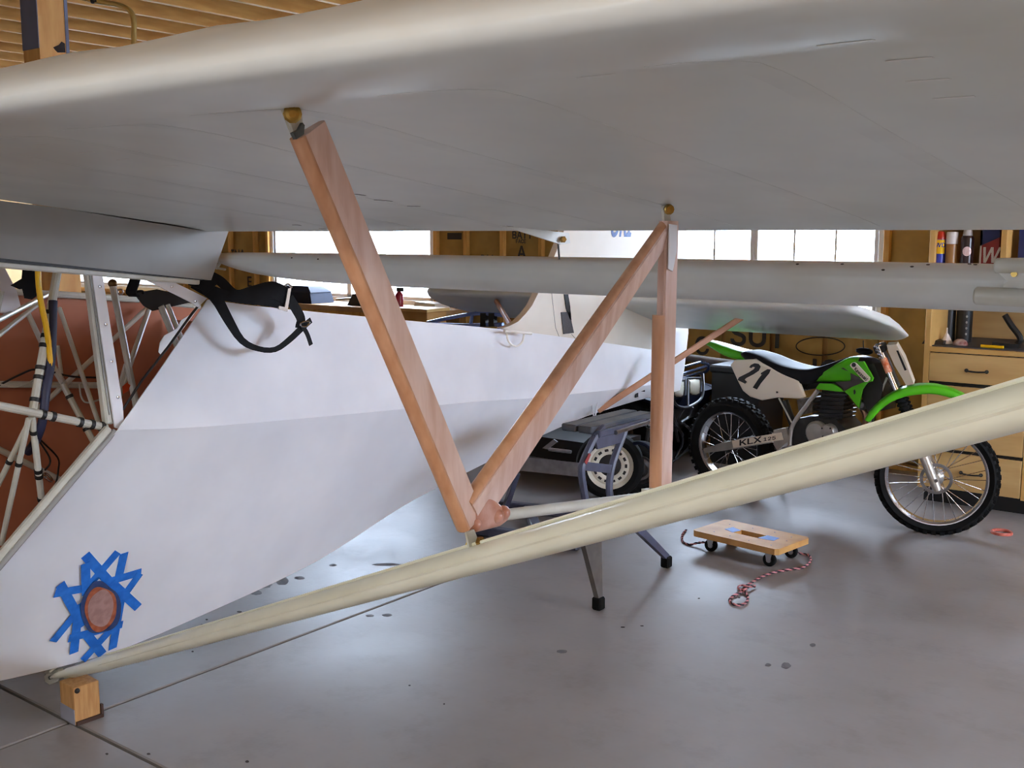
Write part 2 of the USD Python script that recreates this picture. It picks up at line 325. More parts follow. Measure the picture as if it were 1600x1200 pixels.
# wing: section in (y, z), spans along x
LOW = [(.66, 1.738), (.6615, 1.7315), (.6655, 1.7255), (.672, 1.7212), (.682, 1.718), (.70, 1.7155), (.76, 1.7135), (.85, 1.7235), (.95, 1.7345), (1.05, 1.7285), (1.2, 1.710), (1.45, 1.680), (1.7, 1.6515), (1.95, 1.622), (2.12, 1.600), (2.195, 1.587)]
UPP = [(2.195, 1.5925), (2.0, 1.625), (1.75, 1.688), (1.5, 1.752), (1.3, 1.806), (1.1, 1.842), (.98, 1.845), (.88, 1.833), (.79, 1.808), (.72, 1.780), (.695, 1.7685), (.68, 1.7600), (.669, 1.7515), (.663, 1.7450)]
def dense(P, k):
    P = np.array(P); s = np.r_[0, np.cumsum(np.linalg.norm(np.diff(P, axis=0), axis=1))]; from_ = []
    from scipy.interpolate import PchipInterpolator as PI
    t = np.sort(np.r_[s, (s[:-1] + s[1:]) / 2]); return np.c_[PI(s, P[:, 0])(t), PI(s, P[:, 1])(t)]
SEC = np.vstack([dense(LOW, 2), dense(UPP, 2)])
_DL = dense(LOW, 2)
def wing_low(y): return np.interp(y, _DL[5:, 0], _DL[5:, 1])
RIB = .31; WX0, WX1 = -2.95, 1.7
rings = []
for x in np.arange(WX0, WX1 + .001, RIB / 5):
    ph = ((x - WX0) / RIB) % 1; sag = .004 * math.sin(math.pi * ph) ** 1
    c = SEC.mean(0); R_ = SEC.copy(); n = len(dense(LOW, 2))
    wgt = np.clip((SEC[:, 0] - .74) / .12, 0, 1) * np.clip((2.16 - SEC[:, 0]) / .2, 0, 1)
    wgt[:n] *= .28
    R_[:n, 1] += sag * wgt[:n]; R_[n:, 1] -= 1.6 * sag * wgt[n:]
    rings.append([A(x, y, z) for y, z in R_])
WING = loft(rings)
wing = put('wing', WING, WINGM, AP, sm=50)
tape = M('rib_tape', (200, 203, 200), (211, 214, 210), scale=8, rough=.34)
def under_strip(pts, w, t=.0003):
    return ribbon([A(x, y, wing_low(y) - .00005) for x, y in pts], w, t)
for x in np.arange(WX0 + RIB * 2, .3, RIB):
    put('rib_tape', under_strip([(x, y) for y in _DL[(_DL[:, 0] > .76) & (_DL[:, 0] < 2.16), 0]], A(.018, 0, 0)), tape, wing, sm=False)
scuff = M('pale_scuff', (228, 227, 224), rough=.3)
for px, py in [(32, 214), (70, 226), (136, 238), (194, 249), (267, 259), (1420, 92), (1450, 125), (1490, 152), (930, 118), (1320, 66)]:
    p, n = hit(WING, px, py)
    if p is not None: put('scuff', plate([p + n * .0003 + A(a, a * .05 + b, 0) - n * np.dot(A(a, a * .05 + b, 0), n) for a, b in ((-.02, -.002), (.02, -.0028), (.021, .0022), (-.018, .003))], .0004, n), scuff, wing, sm=False)
seam = M('dark_crease_mark', (96, 92, 90), (120, 116, 112), rough=.6)
for seg in ([(556, 303), (570, 305)], [(586, 312), (612, 314)], [(638, 322), (655, 322)], [(458, 351), (470, 352)], [(500, 357), (511, 358)], [(793, 353), (802, 354)], [(855, 363), (862, 364)]):
    q = [hit(WING, *s)[0] for s in seg]
    if all(k is not None for k in q): put('crease', under_strip([(k[0], k[1]) for k in (q[0], (q[0] + q[1]) / 2, q[1])], A(0, .004, 0), .0008), seam, wing, sm=False)
# root panel below the wing, in the plane of the cabin side
XS = -2.95
rp = [at(-300, 276, X=XS), at(340, 356, X=XS), at(357, 362, X=XS), at(330, 438, X=XS), at(-300, 372, X=XS)]
put('root_panel', plate([p - A(.012, 0, 0) for p in rp], .012, A(1, 0, 0)), GREYP, AP, label='plain grey panel hanging under the wing root')
put('panel_gap', plate([p - A(.03, 0, 0) for p in (at(-300, 364, X=XS), at(322, 432, X=XS), at(318, 438, X=XS), at(-300, 382, X=XS))], .025, A(1, 0, 0)), BLK, AP)
put('header_tube', beam(at(-300, 387, X=XS) - A(.02, 0, 0), at(316, 441, X=XS) - A(.02, 0, 0), .022, .018, ch=.005), TUBEW, AP)

# flaperon
FSEC = [(2.252, 1.487), (2.262, 1.458), (2.29, 1.437), (2.34, 1.425), (2.44, 1.417), (2.56, 1.412), (2.56, 1.415), (2.46, 1.447), (2.38, 1.487), (2.32, 1.515), (2.285, 1.521), (2.262, 1.51)]
FS = np.vstack([smooth([(0, y, z) for y, z in FSEC[:6]], 20), smooth([(0, y, z) for y, z in FSEC[6:] + [FSEC[0]]], 24)[:-1]])[:, 1:]
fx0 = at(345, 405, Y=2.35)[0]; rings = []
for x in np.r_[fx0 + np.array([0, .01, .03, .07, .13, .2, .3, .42]), np.arange(fx0 + .5, 1.6, .1)]:
    k = 1 - math.exp(-(x - fx0 + .05) / .2); c = A(2.40, 1.512)
    rings.append([A(x, *(c + (p - c) * A(.55 + .45 * k, .12 + .88 * k))) for p in FS])
FLAP = loft(rings)
flap = put('flaperon', FLAP, WINGM, AP, sm=50)
dirt = M('dirt_speck', (60, 56, 50), rough=.8)
for px, py in [(1515, 413), (1524, 414), (1429, 410), (1450, 414), (1425, 417), (1246, 413), (1316, 413), (1380, 422), (456, 403), (497, 405)]:
    p, n = hit(FLAP, px, py)
    if p is not None: put('speck', plate([p + n * .0004 + A(math.cos(a) * .004, 0, 0) + np.cross(n, A(1, 0, 0)) * math.sin(a) * .0022 for a in np.linspace(0, 6.28, 7)[:-1]], .0006, n), dirt, flap, sm=False)
YF = 2.235
hb = [(782, 355), (800, 352), (886, 366), (887, 381), (872, 381)]
put('hinge_bracket', plate([at(*p, X=at(880, 373, Y=2.22)[0]) for p in [(775, 352), (886, 364), (888, 380), (874, 382), (800, 358)]], .006, A(1, 0, 0)), WINGM, AP)
b0 = at(877, 374, Y=2.2) + A(.004, 0, 0)
put('hinge_bolt', cat(lathe([(0, 0), (.0085, 0), (.0085, .006), (.006, .008), (.006, .012), (0, .012)], b0, A(.8, -.6, 0), 6)), BRASS, AP)
put('hinge_rod', tube([at(872, 380, Y=2.24), at(874, 405, Y=2.27)], .0025), DARKM, AP)
# mass balance of the flaperon at the outer hanger
q = lambda x, y, Y=2.2: at(x, y, Y=Y)
put('balance_tube', lathe([(0, 0), (.012, 0), (.0145, .003), (.0145, .40), (0, .40)], q(1555, 415), A(1, 0, .02), 16), TUBEW, AP)
put('balance_tube', lathe([(0, 0), (.014, 0), (.0175, .004), (.0175, .092), (.0165, .097), (0, .097)], q(1523, 462), A(1, 0, -.01), 18), TUBEW, AP)
put('balance_gusset', plate([q(x, y, 2.21) for x, y in [(1560, 424), (1600, 424), (1680, 440), (1640, 452), (1596, 452), (1573, 436)]], .012, A(0, -1, 0)), TUBEW, AP)
put('balance_gusset', plate([q(x, y, 2.215) for x, y in [(1566, 452), (1573, 441), (1582, 438), (1590, 441), (1596, 452)]], .01, A(0, -1, 0)), TUBEW, AP)
put('hinge_bolt', lathe([(0, 0), (.006, 0), (.006, .004), (0, .004)], q(1585, 428, 2.197), A(0, -1, 0), 8), BRASS, AP)
put('flap_hinge', cat(tube([at(340, 404, Y=2.34), at(343, 412, Y=2.34), at(338, 419, Y=2.34)], .006), tube([at(340, 419, Y=2.34), at(352, 421, Y=2.34)], .004)), TUBEW, AP)

# lift struts: a front one and a rear one from the same lower end
E1 = at(88, 1054, Y=1.80); J1 = at(738, 868, X=-1.07); V1 = at(1030, 781, X=-1.07)
dF = nrm(J1 - E1)
def sline(a, d, L, sec, up):
    s = nrm(np.cross(d, up)); u = np.cross(s, d); return loft([[a + d * l + s * x * k + u * z * k for x, z in sec] for l, k in L])
csec = [(.029 * math.cos(t), .029 * math.sin(t)) for t in np.linspace(0, 2 * math.pi, 24, endpoint=False)]
LF = np.linalg.norm(J1 - E1)
upv = nrm(A(.1, -.72, .69))
def tear(r, c, n=20):
    """rounded nose and tapering tail in (chord, thickness)"""
    P = [(-r + r * math.cos(t) * 1.25, r * math.sin(t)) for t in np.linspace(math.pi / 2, 3 * math.pi / 2, 12)]
    P += [(x, -r * (1 - .72 * ((x + r) / (c + r)) ** 1.3)) for x in np.linspace(-r, c, 6)[1:]] + [(x, r * (1 - .72 * ((x + r) / (c + r)) ** 1.3)) for x in np.linspace(c, -r, 6)[:-1]]
    return np.array(P)
# fairing nose points down and towards the camera
sec = tear(.0205, .034)
ch = nrm(A(-.02, .93, .35)); ch = nrm(ch - dF * np.dot(ch, dF)); th = np.cross(dF, ch); th = th if th @ (CC - J1) > 0 else -th
S1 = loft([[E1 + dF * l + ch * (x * k + .012 * (k > .9) * 0) + th * z * k for x, z in sec] for l, k in ((.0, .30), (.02, .42), (.10, .5), (.24, .60), (.34, .74), (.42, .86), (.5, .93), (.62, 1), (LF, 1.0), (LF + .9, 1.0), (LF + 2.2, 1.0))])
ls = put('lift_strut', S1, STRUTM, AP, sm=40)
put('strut_rib', tube([E1 + dF * l + ch * -.006 + th * .0200 for l in np.linspace(.62, LF + 2.2, 14)], .0026, 6), STRUTM, ls)
put('strut_rib', tube([E1 + dF * l + ch * -.041 + th * .010 for l in np.linspace(.62, LF + 2.2, 14)], .0035, 6), STRUTM, ls)
dR = nrm(V1 - E1); nz = A(0, 0, 1)
S2 = tube([E1 + A(-.0, .03, -.01) + dR * l for l in (.02, .5, 1.0, 2.0, 3.3, 4.6)], .019, 16)
put('lift_strut', S2, STRUTM, AP, label='rear lift strut close behind the front one')
put('strut_fork', cat(obox(E1 - dF * .02, dF * .03, th * .004, ch * .016, .003), obox(E1 - dF * .015 + th * .022, dF * .032, th * .004, ch * .016, .003)), TUBEW, AP)
put('strut_fork', plate([at(*p, Y=1.83) for p in [(78, 1054), (84, 1046), (98, 1044), (104, 1052), (100, 1061), (86, 1067), (79, 1062)]], .02, A(0, -1, 0)), TUBEW, AP)
put('fork_bolt', lathe([(0, 0), (.006, 0), (.006, .01), (0, .01)], at(81, 1058, Y=1.80), A(0, -1, 0), 6), DARKM, AP)

# wooden jury struts: rounded nose board
def board(a, b, face, chord, th_, nose=.35, t0=1., t1=1.):
    """streamlined board: chord along `face` (nose first), th_ thick"""
    a, b = A(*a), A(*b); d = nrm(b - a); f = nrm(A(*face) - d * np.dot(face, d)); s = np.cross(d, f)
    h = th_ / 2; c = chord
    sec = [(0, -h * .72), (0, h * .72), (.08 * c, h), (.28 * c, h), (.32 * c, h * .93), (.95 * c, h * .52), (c, h * .18), (c, -h * .18), (.95 * c, -h * .52), (.32 * c, -h * .93), (.28 * c, -h), (.08 * c, -h)]
    n = 10; return loft([[a + (b - a) * t + f * (x) * (t0 + (t1 - t0) * t) + s * z for x, z in sec] for t in np.linspace(0, 1, n)]), a, b, f, s
XJ = -1.07
CH = A(0, 1, -.06)
t1p, b1p = at(465, 214, X=XJ), at(724, 826, X=XJ)
m, a, b, f, s = board(t1p, b1p, CH, .049, .024, t1=.92)
j1 = put('jury_strut', m, BARE, AP, sm=25, label='front slanting wooden jury strut')
put('nose_strip', sline(t1p, nrm(b1p - t1p), [(0.0, 1), (np.linalg.norm(b1p - t1p), 1)], [(.009 * math.cos(t), .0125 * math.sin(t)) for t in np.linspace(0, 6.283, 14)[:-1]], np.cross(nrm(b1p - t1p), CH)), BARE2, j1)
t2p, b2p = at(1037, 350, X=XJ), at(728, 786, X=XJ)
m, a, b, f, s = board(t2p, b2p, CH, .058, .025, t0=.6)
j2 = put('jury_strut', m, BARE, AP, sm=25, label='rear slanting wooden jury strut')
put('nose_strip', sline(t2p, nrm(b2p - t2p), [(0, .8), (np.linalg.norm(b2p - t2p), 1)], [(.009 * math.cos(t), .0125 * math.sin(t)) for t in np.linspace(0, 6.283, 14)[:-1]], np.cross(nrm(b2p - t2p), CH)), BARE2, j2)
t3p, b3p = at(1032, 345, X=XJ), at(1024, 770, X=XJ)
m, a, b, f, s = board(t3p + A(0, .006, 0), b3p, A(.25, 1, 0), .041, .023)
j3 = put('jury_strut', m, BARE, AP, sm=25, label='upright wooden jury strut')
put('nose_strip', sline(t3p, nrm(b3p - t3p), [(.18, 1), (np.linalg.norm(b3p - t3p), 1)], [(.0115 * math.cos(t), .013 * math.sin(t)) for t in np.linspace(0, 6.283, 14)[:-1]], A(1, 0, 0)), BARE2, j3)
put('primed_band', plate([at(*p, X=XJ + .0165) for p in [(1045, 350), (1057, 352), (1056, 392), (1050, 424), (1043, 420)]], .002, A(1, 0, 0)), FAB, j3, label='white primed upper face')
# lower joint, filled and smoothed
K = [at(*p, X=XJ + .014) for p in [(728, 800), (742, 772), (762, 775), (790, 790), (792, 815), (762, 818), (742, 838), (733, 836)]]
kn = hull(np.vstack([trimesh.creation.icosphere(2, r).apply_translation(at(x, y, X=XJ)).vertices for x, y, r in ((741, 776, .009), (752, 776, .010), (737, 822, .011), (764, 792, .0125), (784, 806, .0115), (776, 812, .0115))]))
jf = put('joint_fillet', kn, STAIN, AP, sm=60, label='rust-tinted filled joint where the wooden struts meet')
put('fillet_lump', cat(*[trimesh.creation.icosphere(2, r).apply_translation(at(x, y, X=XJ + .006)) for x, y, r in ((786, 801, .012), (775, 806, .013), (742, 820, .011))]), STAIN, jf, sm=True)
put('cross_tube', tube([at(770, 807, X=XJ), at(1026, 774, X=XJ)], .0095, 14), TUBEW, AP)
for dx in (.012, -.016): put('lower_fitting', plate([at(*p, X=XJ + dx) for p in [(726, 832), (738, 827), (750, 858), (742, 864), (732, 862)]], .004, A(1, 0, 0)), TUBEW, AP)
put('clevis_bolt', cat(lathe([(0, 0), (.011, 0), (.011, .008), (.007, .010), (.007, .018), (0, .018)], at(737, 852, X=XJ - .02), A(.6, -.8, 0), 8), lathe([(0, 0), (.008, 0), (.008, .006), (0, .006)], at(748, 846, X=XJ + .03), A(1, 0, 0), 6)), BRASS, AP)
put('upright_foot', plate([at(*p, X=XJ + .016) for p in [(1016, 766), (1032, 764), (1040, 776), (1026, 782), (1016, 778)]], .02, A(-1, 0, 0)), TUBEW, AP)
# upper fittings
fx = XJ
put('upper_fitting', cat(plate([at(*p, X=fx - .006) for p in [(433, 158), (443, 160), (457, 196), (470, 196), (466, 212), (455, 214)]], .004, A(1, 0, 0)), plate([at(*p, X=fx + .014) for p in [(449, 168), (468, 172), (470, 198), (456, 208), (450, 190)]], .004, A(1, 0, 0))), TUBEW, AP)
put('clevis_bolt', cat(lathe([(0, 0), (.0115, 0), (.0115, .008), (.0085, .010), (.0085, .014), (.0045, .015), (.0045, .020), (0, .020)], at(457, 178, X=fx + .016), A(.75, -.65, -.1), 10)), BRASS, AP)
put('strut_cap', plate([at(*p, X=fx + .017) for p in [(453, 208), (462, 203), (468, 192), (471, 196), (470, 210), (458, 218)]], .006, A(1, 0, 0)), DARKM, AP)
put('upper_fitting', cat(plate([at(*p, X=XJ) for p in [(1033, 322), (1040, 318), (1044, 345), (1034, 345)]], .006, A(1, 0, 0)), plate([at(*p, X=XJ - .012) for p in [(1034, 316), (1038, 314), (1037, 325), (1033, 330)]], .004, A(1, 0, 0))), TUBEW, AP)
put('clevis_bolt', lathe([(0, 0), (.010, 0), (.010, .007), (.0075, .009), (.0075, .012), (0, .013)], at(1044, 327, X=XJ + .014), A(.75, -.65, -.1), 10), BRASS, AP)

# ---- fuselage skin
def vpl(x0, y0, x1, y1):
    """vertical plane through two plan points"""
    d = A(x1 - x0, y1 - y0, 0); return A(x0, y0, 0), nrm(A(d[1], -d[0], 0))
PT, PC, PB = vpl(-3.06, 2.2, -3.42, 6.1), vpl(-2.945, 1.86, -3.40, 6.1), vpl(-3.31, 1.8, -3.45, 6.1)
def curve(px, pl, n):
    P = np.array([onpl(x, y, *pl) for x, y in px]); s = np.r_[0, np.cumsum(np.linalg.norm(np.diff(P, axis=0), axis=1))]; s /= s[-1]
    from scipy.interpolate import PchipInterpolator as PI
    t = np.linspace(0, 1, n); return np.c_[PI(s, P[:, 0])(t), PI(s, P[:, 1])(t), PI(s, P[:, 2])(t)]
NU = 40
TOPpx = [(325, 468), (400, 478), (480, 486), (650, 502), (760, 512), (830, 520), (905, 530), (1022, 547)]
CHNpx = [(184, 672), (300, 668), (460, 655), (620, 640), (740, 628), (820, 623), (920, 613), (1022, 601)]
BOTpx = [(-40, 1072), (90, 1043), (180, 1018), (330, 955), (480, 885), (640, 785), (740, 733), (848, 680), (924, 648), (1022, 619)]
CT, CCn, CB = curve(TOPpx, PT, NU), curve(CHNpx, PC, NU), curve(BOTpx, PB, NU)
def ruled(a, b, n, bulge):
    G = []
    for p, q_ in zip(a, b):
        out = nrm(np.cross(q_ - p, A(0, 1, 0))); out = out if out[0] > 0 else -out
        G.append([p + (q_ - p) * t + out * bulge * math.sin(math.pi * t) for t in np.linspace(0, 1, n)])
    return np.array(G)
GU = ruled(CT, CCn, 9, .004)
# lower side: front edge follows the sill diagonal
low0 = [onpl(x, y, *PC) for x, y in [(184, 672)]]
sill_t = [(184, 672), (140, 722), (90, 780), (40, 838), (-10, 897)]
PS_ = (A(-2.945, 1.86, .99), nrm(np.cross(CB[3] - CCn[0], CCn[12] - CCn[0])))
SILL = np.array([onpl(x, y, *PS_) for x, y in sill_t])
GL = ruled(CCn, np.array([onpl(*p, *PB) for p in []]) if False else CB, 9, .006)
SIL2 = onpl(-60, 955, *PS_); SIL2 = CCn[0] + (SIL2 - CCn[0]) * ((CCn[0][2] - .32) / (CCn[0][2] - SIL2[2])); _tp = [SIL2 + (CCn[0] - SIL2) * t for t in np.linspace(0, 1, 7)[:-1]]; _bt = [CB[0] + A(0, (SIL2[1] - CB[0][1] - .02) * (1 - k / 6), 0) for k in range(6)]
GL = np.concatenate([ruled(np.array(_tp), np.array(_bt), 9, .006), GL])
SKU = shell(GU, (-.004, 0, 0)); SKL = shell(GL, (-.004, 0, 0))
fus = put('fuselage_side', SKU, FAB, AP, sm=30, label='upper side panel of white fabric')
put('fuselage_side', SKL, FAB, AP, sm=30, label='lower side panel of white fabric, tapering to the tail')
# forward wedge below the sill
FW = [CCn[0], *SILL[1:], onpl(-40, 1072, *PB), CB[0]]
G = []
for k in range(6):
    t = k / 5; e = CCn[0] + (CB[0] - CCn[0]) * np.linspace(0, 1, 9)[:, None]; G.append(e)
wed = T([CCn[0], SILL[-1], CB[0], SILL[-1] + (CB[0] - CCn[0]) * 0 + A(0, -.25, -.45)], [[0, 1, 2]])
EXT = at(-60, 1078, X=-3.24); SIL2 = onpl(-60, 955, *PS_)
def tri_grid(a, b, c, n=8):
    return np.array([[a + (b - a) * s + (c - b) * s * t for t in np.linspace(0, 1, n)] for s in np.linspace(0, 1, n)])
# top deck, bottom and far side, mirrored about the centre line
mir = lambda P: np.asarray(P) * A(-1, 1, 1) + A(2 * XC, 0, 0)
FT, FC, FB = mir(CT) - A(0, 0, .16), mir(CCn), mir(CB)
put('top_deck', shell(np.array([[a + (b - a) * t for t in np.linspace(.0, 1, 5)] for a, b in zip(CT - A(.01, 0, .012), FT)])[6:], (0, 0, -.004)), FAB, AP)
put('far_side', shell(np.array([[a, b, c] for a, b, c in zip(FT, FC, FB)])[8:], (.004, 0, 0)), FAB, AP)
put('belly', shell(np.array([[a + (b - a) * t for t in np.linspace(0, 1, 4)] for a, b in zip(CB, FB)]), (0, 0, .004)), FAB, AP)
# inside of the cabin
XF = -4.03
far_in = [at(-420, 430, X=XF), at(75, 463, X=XF), at(215, 469, X=XF), at(345, 484, X=XF)]
zlow = .24
put('cabin_lining', plate([far_in[0], far_in[1], far_in[2], far_in[3], A(XF, far_in[3][1] + .15, .5), A(XF, 2.6, zlow), A(XF, far_in[0][1], zlow)], .006, A(-1, 0, 0)), BROWN, AP, label='brown fabric on the far cabin side')
put('cabin_floor', box(XF + .06, -3.40, .78, 2.7, .215, .225), BROWN, AP, label='brown fabric cabin floor')
rear = np.array([[A(-3.02 - .98 * s, 2.42 + .0 * s, 1.30 - t * 1.05) for t in np.linspace(0, 1, 4)] for s in np.linspace(0, 1, 4)])
put('cabin_bulkhead', shell(np.array([[A(-3.16 - .84 * s - .26 * t * (1 - s) + .2 * t * s, 2.75, 1.22 - t * .9) for t in np.linspace(0, 1, 4)] for s in np.linspace(0, 1, 4)]), (0, .004, 0)), BROWN, AP, label='brown fabric bulkhead behind the seats')
put('firewall', plate([A(-3.02, .78, 1.18), A(-3.98, .78, 1.18), A(-4.03, .78, .6), A(-3.95, .78, .22), A(-3.3, .78, .22), A(-2.97, .78, .6)], .006, A(0, -1, 0)), ALU, AP)
# door post and sill
def flat(pts, X, t, mat, name='door_post', **k): return put(name, plate([at(*p, X=X) for p in pts], t, A(1, 0, 0)), mat, AP, **k)
dp = put('door_post', beam(at(137, 420, X=-2.985), at(168, 662, X=-2.985), .030, .024, up=A(0, 1, 0), ch=.006), TUBEW, AP)
dp2 = put('door_post', plate([at(*p, X=-2.968) for p in [(141, 420), (157, 420), (190, 632), (193, 672), (178, 668)]], .006, A(1, 0, 0)), FAB, AP)
put('post_groove', beam(at(139, 420, X=-2.968), at(171, 648, X=-2.968), .004, .004), GREYP, dp2)
for px, py in [(156, 448), (165, 507), (174, 565), (184, 621)]:
    put('rivet', lathe([(0, 0), (.0055, 0), (.004, .003), (0, .0038)], at(px, py, X=-2.961), A(1, 0, 0), 10), CHROME, dp2)
_s0, _s1 = at(170, 668, X=-2.96), at(-40, 915, X=-3.05); sl = put('door_sill', beam(_s0, _s0 + (_s1 - _s0) * 1.7, .022, .026, up=A(0, 1, 1), ch=.006), TUBEW, AP)
_s0, _s1 = at(180, 672, X=-2.955), at(-30, 920, X=-3.04); put('sill_trim', beam(_s0, _s0 + (_s1 - _s0) * 1.7, .016, .018, up=A(0, 1, 1), ch=.004), GREYP, sl)
sf = put('shoulder_strip', plate([at(*p, X=-2.985) for p in [(216, 432), (252, 432), (322, 466), (308, 480), (300, 474)]], .006, A(1, 0, 0)), FAB, AP)
for px, py in [(268, 448), (305, 471)]: put('rivet', lathe([(0, 0), (.005, 0), (.004, .003), (0, .0035)], at(px, py, X=-2.978), A(1, 0, 0), 8), CHROME, sf)
# front piece of the upper side between the diagonal and the post
UF = [(325, 468), (305, 484), (280, 517), (250, 556), (220, 596), (190, 640), (184, 672)]
for px, py in [(305, 487), (281, 520), (254, 555), (228, 588)]:
    p, n = hit(SKU, px, py)
    if p is not None: put('rivet', lathe([(0, 0), (.005, 0), (.0035, .003), (0, .0035)], p, n, 8), CHROME, fus)
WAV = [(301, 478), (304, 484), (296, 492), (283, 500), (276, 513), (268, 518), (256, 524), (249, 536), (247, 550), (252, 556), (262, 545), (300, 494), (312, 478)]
put('edge_tape', plate([at(*p, X=-3.03) for p in WAV], .003, A(1, 0, 0)), M('white_window_light', (240, 244, 246), rough=.2), AP, label='scalloped white strip painted as bright window light inside the door edge')  # white plate standing in for bright window light seen past the door edge
put('edge_binding', tube([at(x, y, X=-2.985) for x, y in [(318, 468), (300, 490), (262, 543), (222, 594), (192, 640)]], .004, 6), BLK, AP)
# frame tubes: pixel ends with the depth plane of each
def tb(p, Xa, q_, Xb, r, name='frame_tube', mat=TUBEW, n=10): return put(name, tube([at(*p, X=Xa), at(*q_, X=Xb)], r, n), mat, AP)
tubes = [((-260, 581), -3.0, (166, 668), -2.985, .0125), ((93, 405), -3.08, (50, 650), -3.0, .0125), ((50, 650), -3.0, (66, 790), -3.12, .010), ((49, 652), -3.0, (-30, 812), -3.25, .0085),
         ((45, 654), -3.0, (2, 850), -3.2, .0085), ((-30, 514), -3.3, (80, 458), -3.95, .009), ((-30, 546), -3.4, (62, 473), -3.95, .009), ((42, 486), -3.98, (68, 542), -3.98, .010), ((93, 482), -3.99, (160, 678), -3.5, .009),
         ((54, 644), -3.95, (234, 478), -3.95, .010), ((176, 446), -3.45, (224, 690), -3.27, .012), ((234, 480), -3.6, (172, 660), -3.3, .010), ((251, 478), -3.3, (300, 595), -3.3, .012), ((262, 476), -3.2, (306, 584), -3.2, .008),
         ((-400, 435), -4.0, (75, 459), -4.0, .013), ((75, 459), -4.0, (216, 468), -4.0, .014), ((260, 474), -3.7, (312, 479), -3.7, .010), ((-340, 597), -3.98, (152, 602), -3.98, .013), ((98, 600), -3.8, (146, 690), -3.7, .012),
         ((-40, 683), -3.95, (98, 752), -3.95, .012), ((84, 575), -3.9, (100, 600), -3.8, .012), ((90, 540), -3.98, (97, 595), -3.98, .008), ((196, 570), -3.5, (176, 640), -3.4, .007), ((2, 455), -3.5, (-12, 520), -3.5, .010)]
T_ = [tb(*t) for t in tubes]
put('control_stick_knob', trimesh.creation.icosphere(2, .016).apply_translation(at(176, 443, X=-3.45)), M('brass_knob', (120, 96, 70), rough=.4, metal=1), AP, sm=True)
put('control_stick_ring', ring(at(188, 456, X=-3.45), A(1, -.3, .2), .009, .003, 14, 6), ALU, AP)
# black ties round the tubes
def tie(ti, t, w=.012, k=1.22, mat=BLK):
    p, Xa, q_, Xb, r = tubes[ti]; a, b = at(*p, X=Xa), at(*q_, X=Xb); d = nrm(b - a); c = a + (b - a) * t
    put('cable_tie', lathe([(r, -w / 2), (r * k, -w / 2), (r * k, w / 2), (r, w / 2)], c, d, 12), mat, T_[ti])
for ti, ts in ((1, (.35, .5, .56, .70, .76, .9)), (0, (.73, .77, .885, .935, .98)), (2, (.17, .60, .66, .92)), (18, (.22, .7, .78)), (4, (.35,)), (3, (.42,))):
    for t in ts: tie(ti, t)
# hose and wiring
put('fuel_hose', tube(smooth([at(59, 395, X=-3.05), at(60, 440, X=-3.05), at(64, 472, X=-3.04), at(72, 510, X=-3.03), at(77, 545, X=-3.02), at(80, 575, X=-3.01)], 24), .0085, 10), M('yellow_hose', (232, 178, 22), (240, 190, 40), rough=.25), AP, label='yellow fuel hose')
put('sheathed_hose', tube(smooth([at(83, 470, X=-3.05), at(80, 560, X=-3.02), at(72, 610, X=-3.0), at(66, 660, X=-3.0), at(55, 690, X=-3.05), at(44, 706, X=-3.1)], 24), .013, 10), M('navy_sheath', (24, 26, 52), (32, 34, 64), rough=.5), AP, label='navy-sheathed hose')
put('wire', tube(smooth([at(-20, 612, X=-3.9), at(30, 586, X=-3.9), at(60, 577, X=-3.88), at(110, 588, X=-3.85), at(150, 590, X=-3.85)], 24), .004, 6), BLK, AP)
put('wire', tube(smooth([at(0, 600, X=-3.8), at(22, 605, X=-3.8), at(40, 600, X=-3.8), at(56, 592, X=-3.8)], 20), .003, 6), TUBEW, AP)
put('wire', tube(smooth([at(124, 600, X=-3.7), at(127, 620, X=-3.7), at(136, 629, X=-3.7), at(158, 624, X=-3.7)], 20), .0035, 6), TUBEW, AP)
put('wire', tube(smooth([at(62, 690, X=-3.3), at(76, 712, X=-3.3), at(78, 724, X=-3.3), at(70, 735, X=-3.3)], 20), .003, 6), BLK, AP)
put('wire', tube(smooth([at(64, 688, X=-3.3), at(90, 715, X=-3.35), at(91, 735, X=-3.4), at(88, 752, X=-3.4), at(82, 764, X=-3.35)], 20), .003, 6), BLK, AP)
put('tube_clamp', ring(at(75, 746, X=-3.2), A(.5, .5, .6), .016, .004, 16, 6), CHROME, AP)
put('orange_clip', hull([at(x, y, X=-3.15 + d) for x, y in [(191, 604), (198, 598), (204, 602), (200, 611), (192, 616)] for d in (0, .02)]), M('orange_plastic', (206, 74, 30), rough=.4), AP)
put('nose_skin', plate([at(*p, X=-3.55) for p in [(-60, 400), (2, 412), (24, 455), (30, 478), (10, 492), (-60, 470)]], .01, A(1, 0, 0)), FAB, AP, label='white skin fragment ahead of the cabin')
put('seat_pad', hull([at(x, y, X=-3.3 + d) for x, y in [(208, 458), (245, 452), (292, 462), (300, 472), (252, 478), (238, 486), (224, 478)] for d in (0, -.05)]), M('charcoal_seat_fabric', (44, 44, 46), (56, 56, 58), rough=.8), AP, label='charcoal seat cloth')

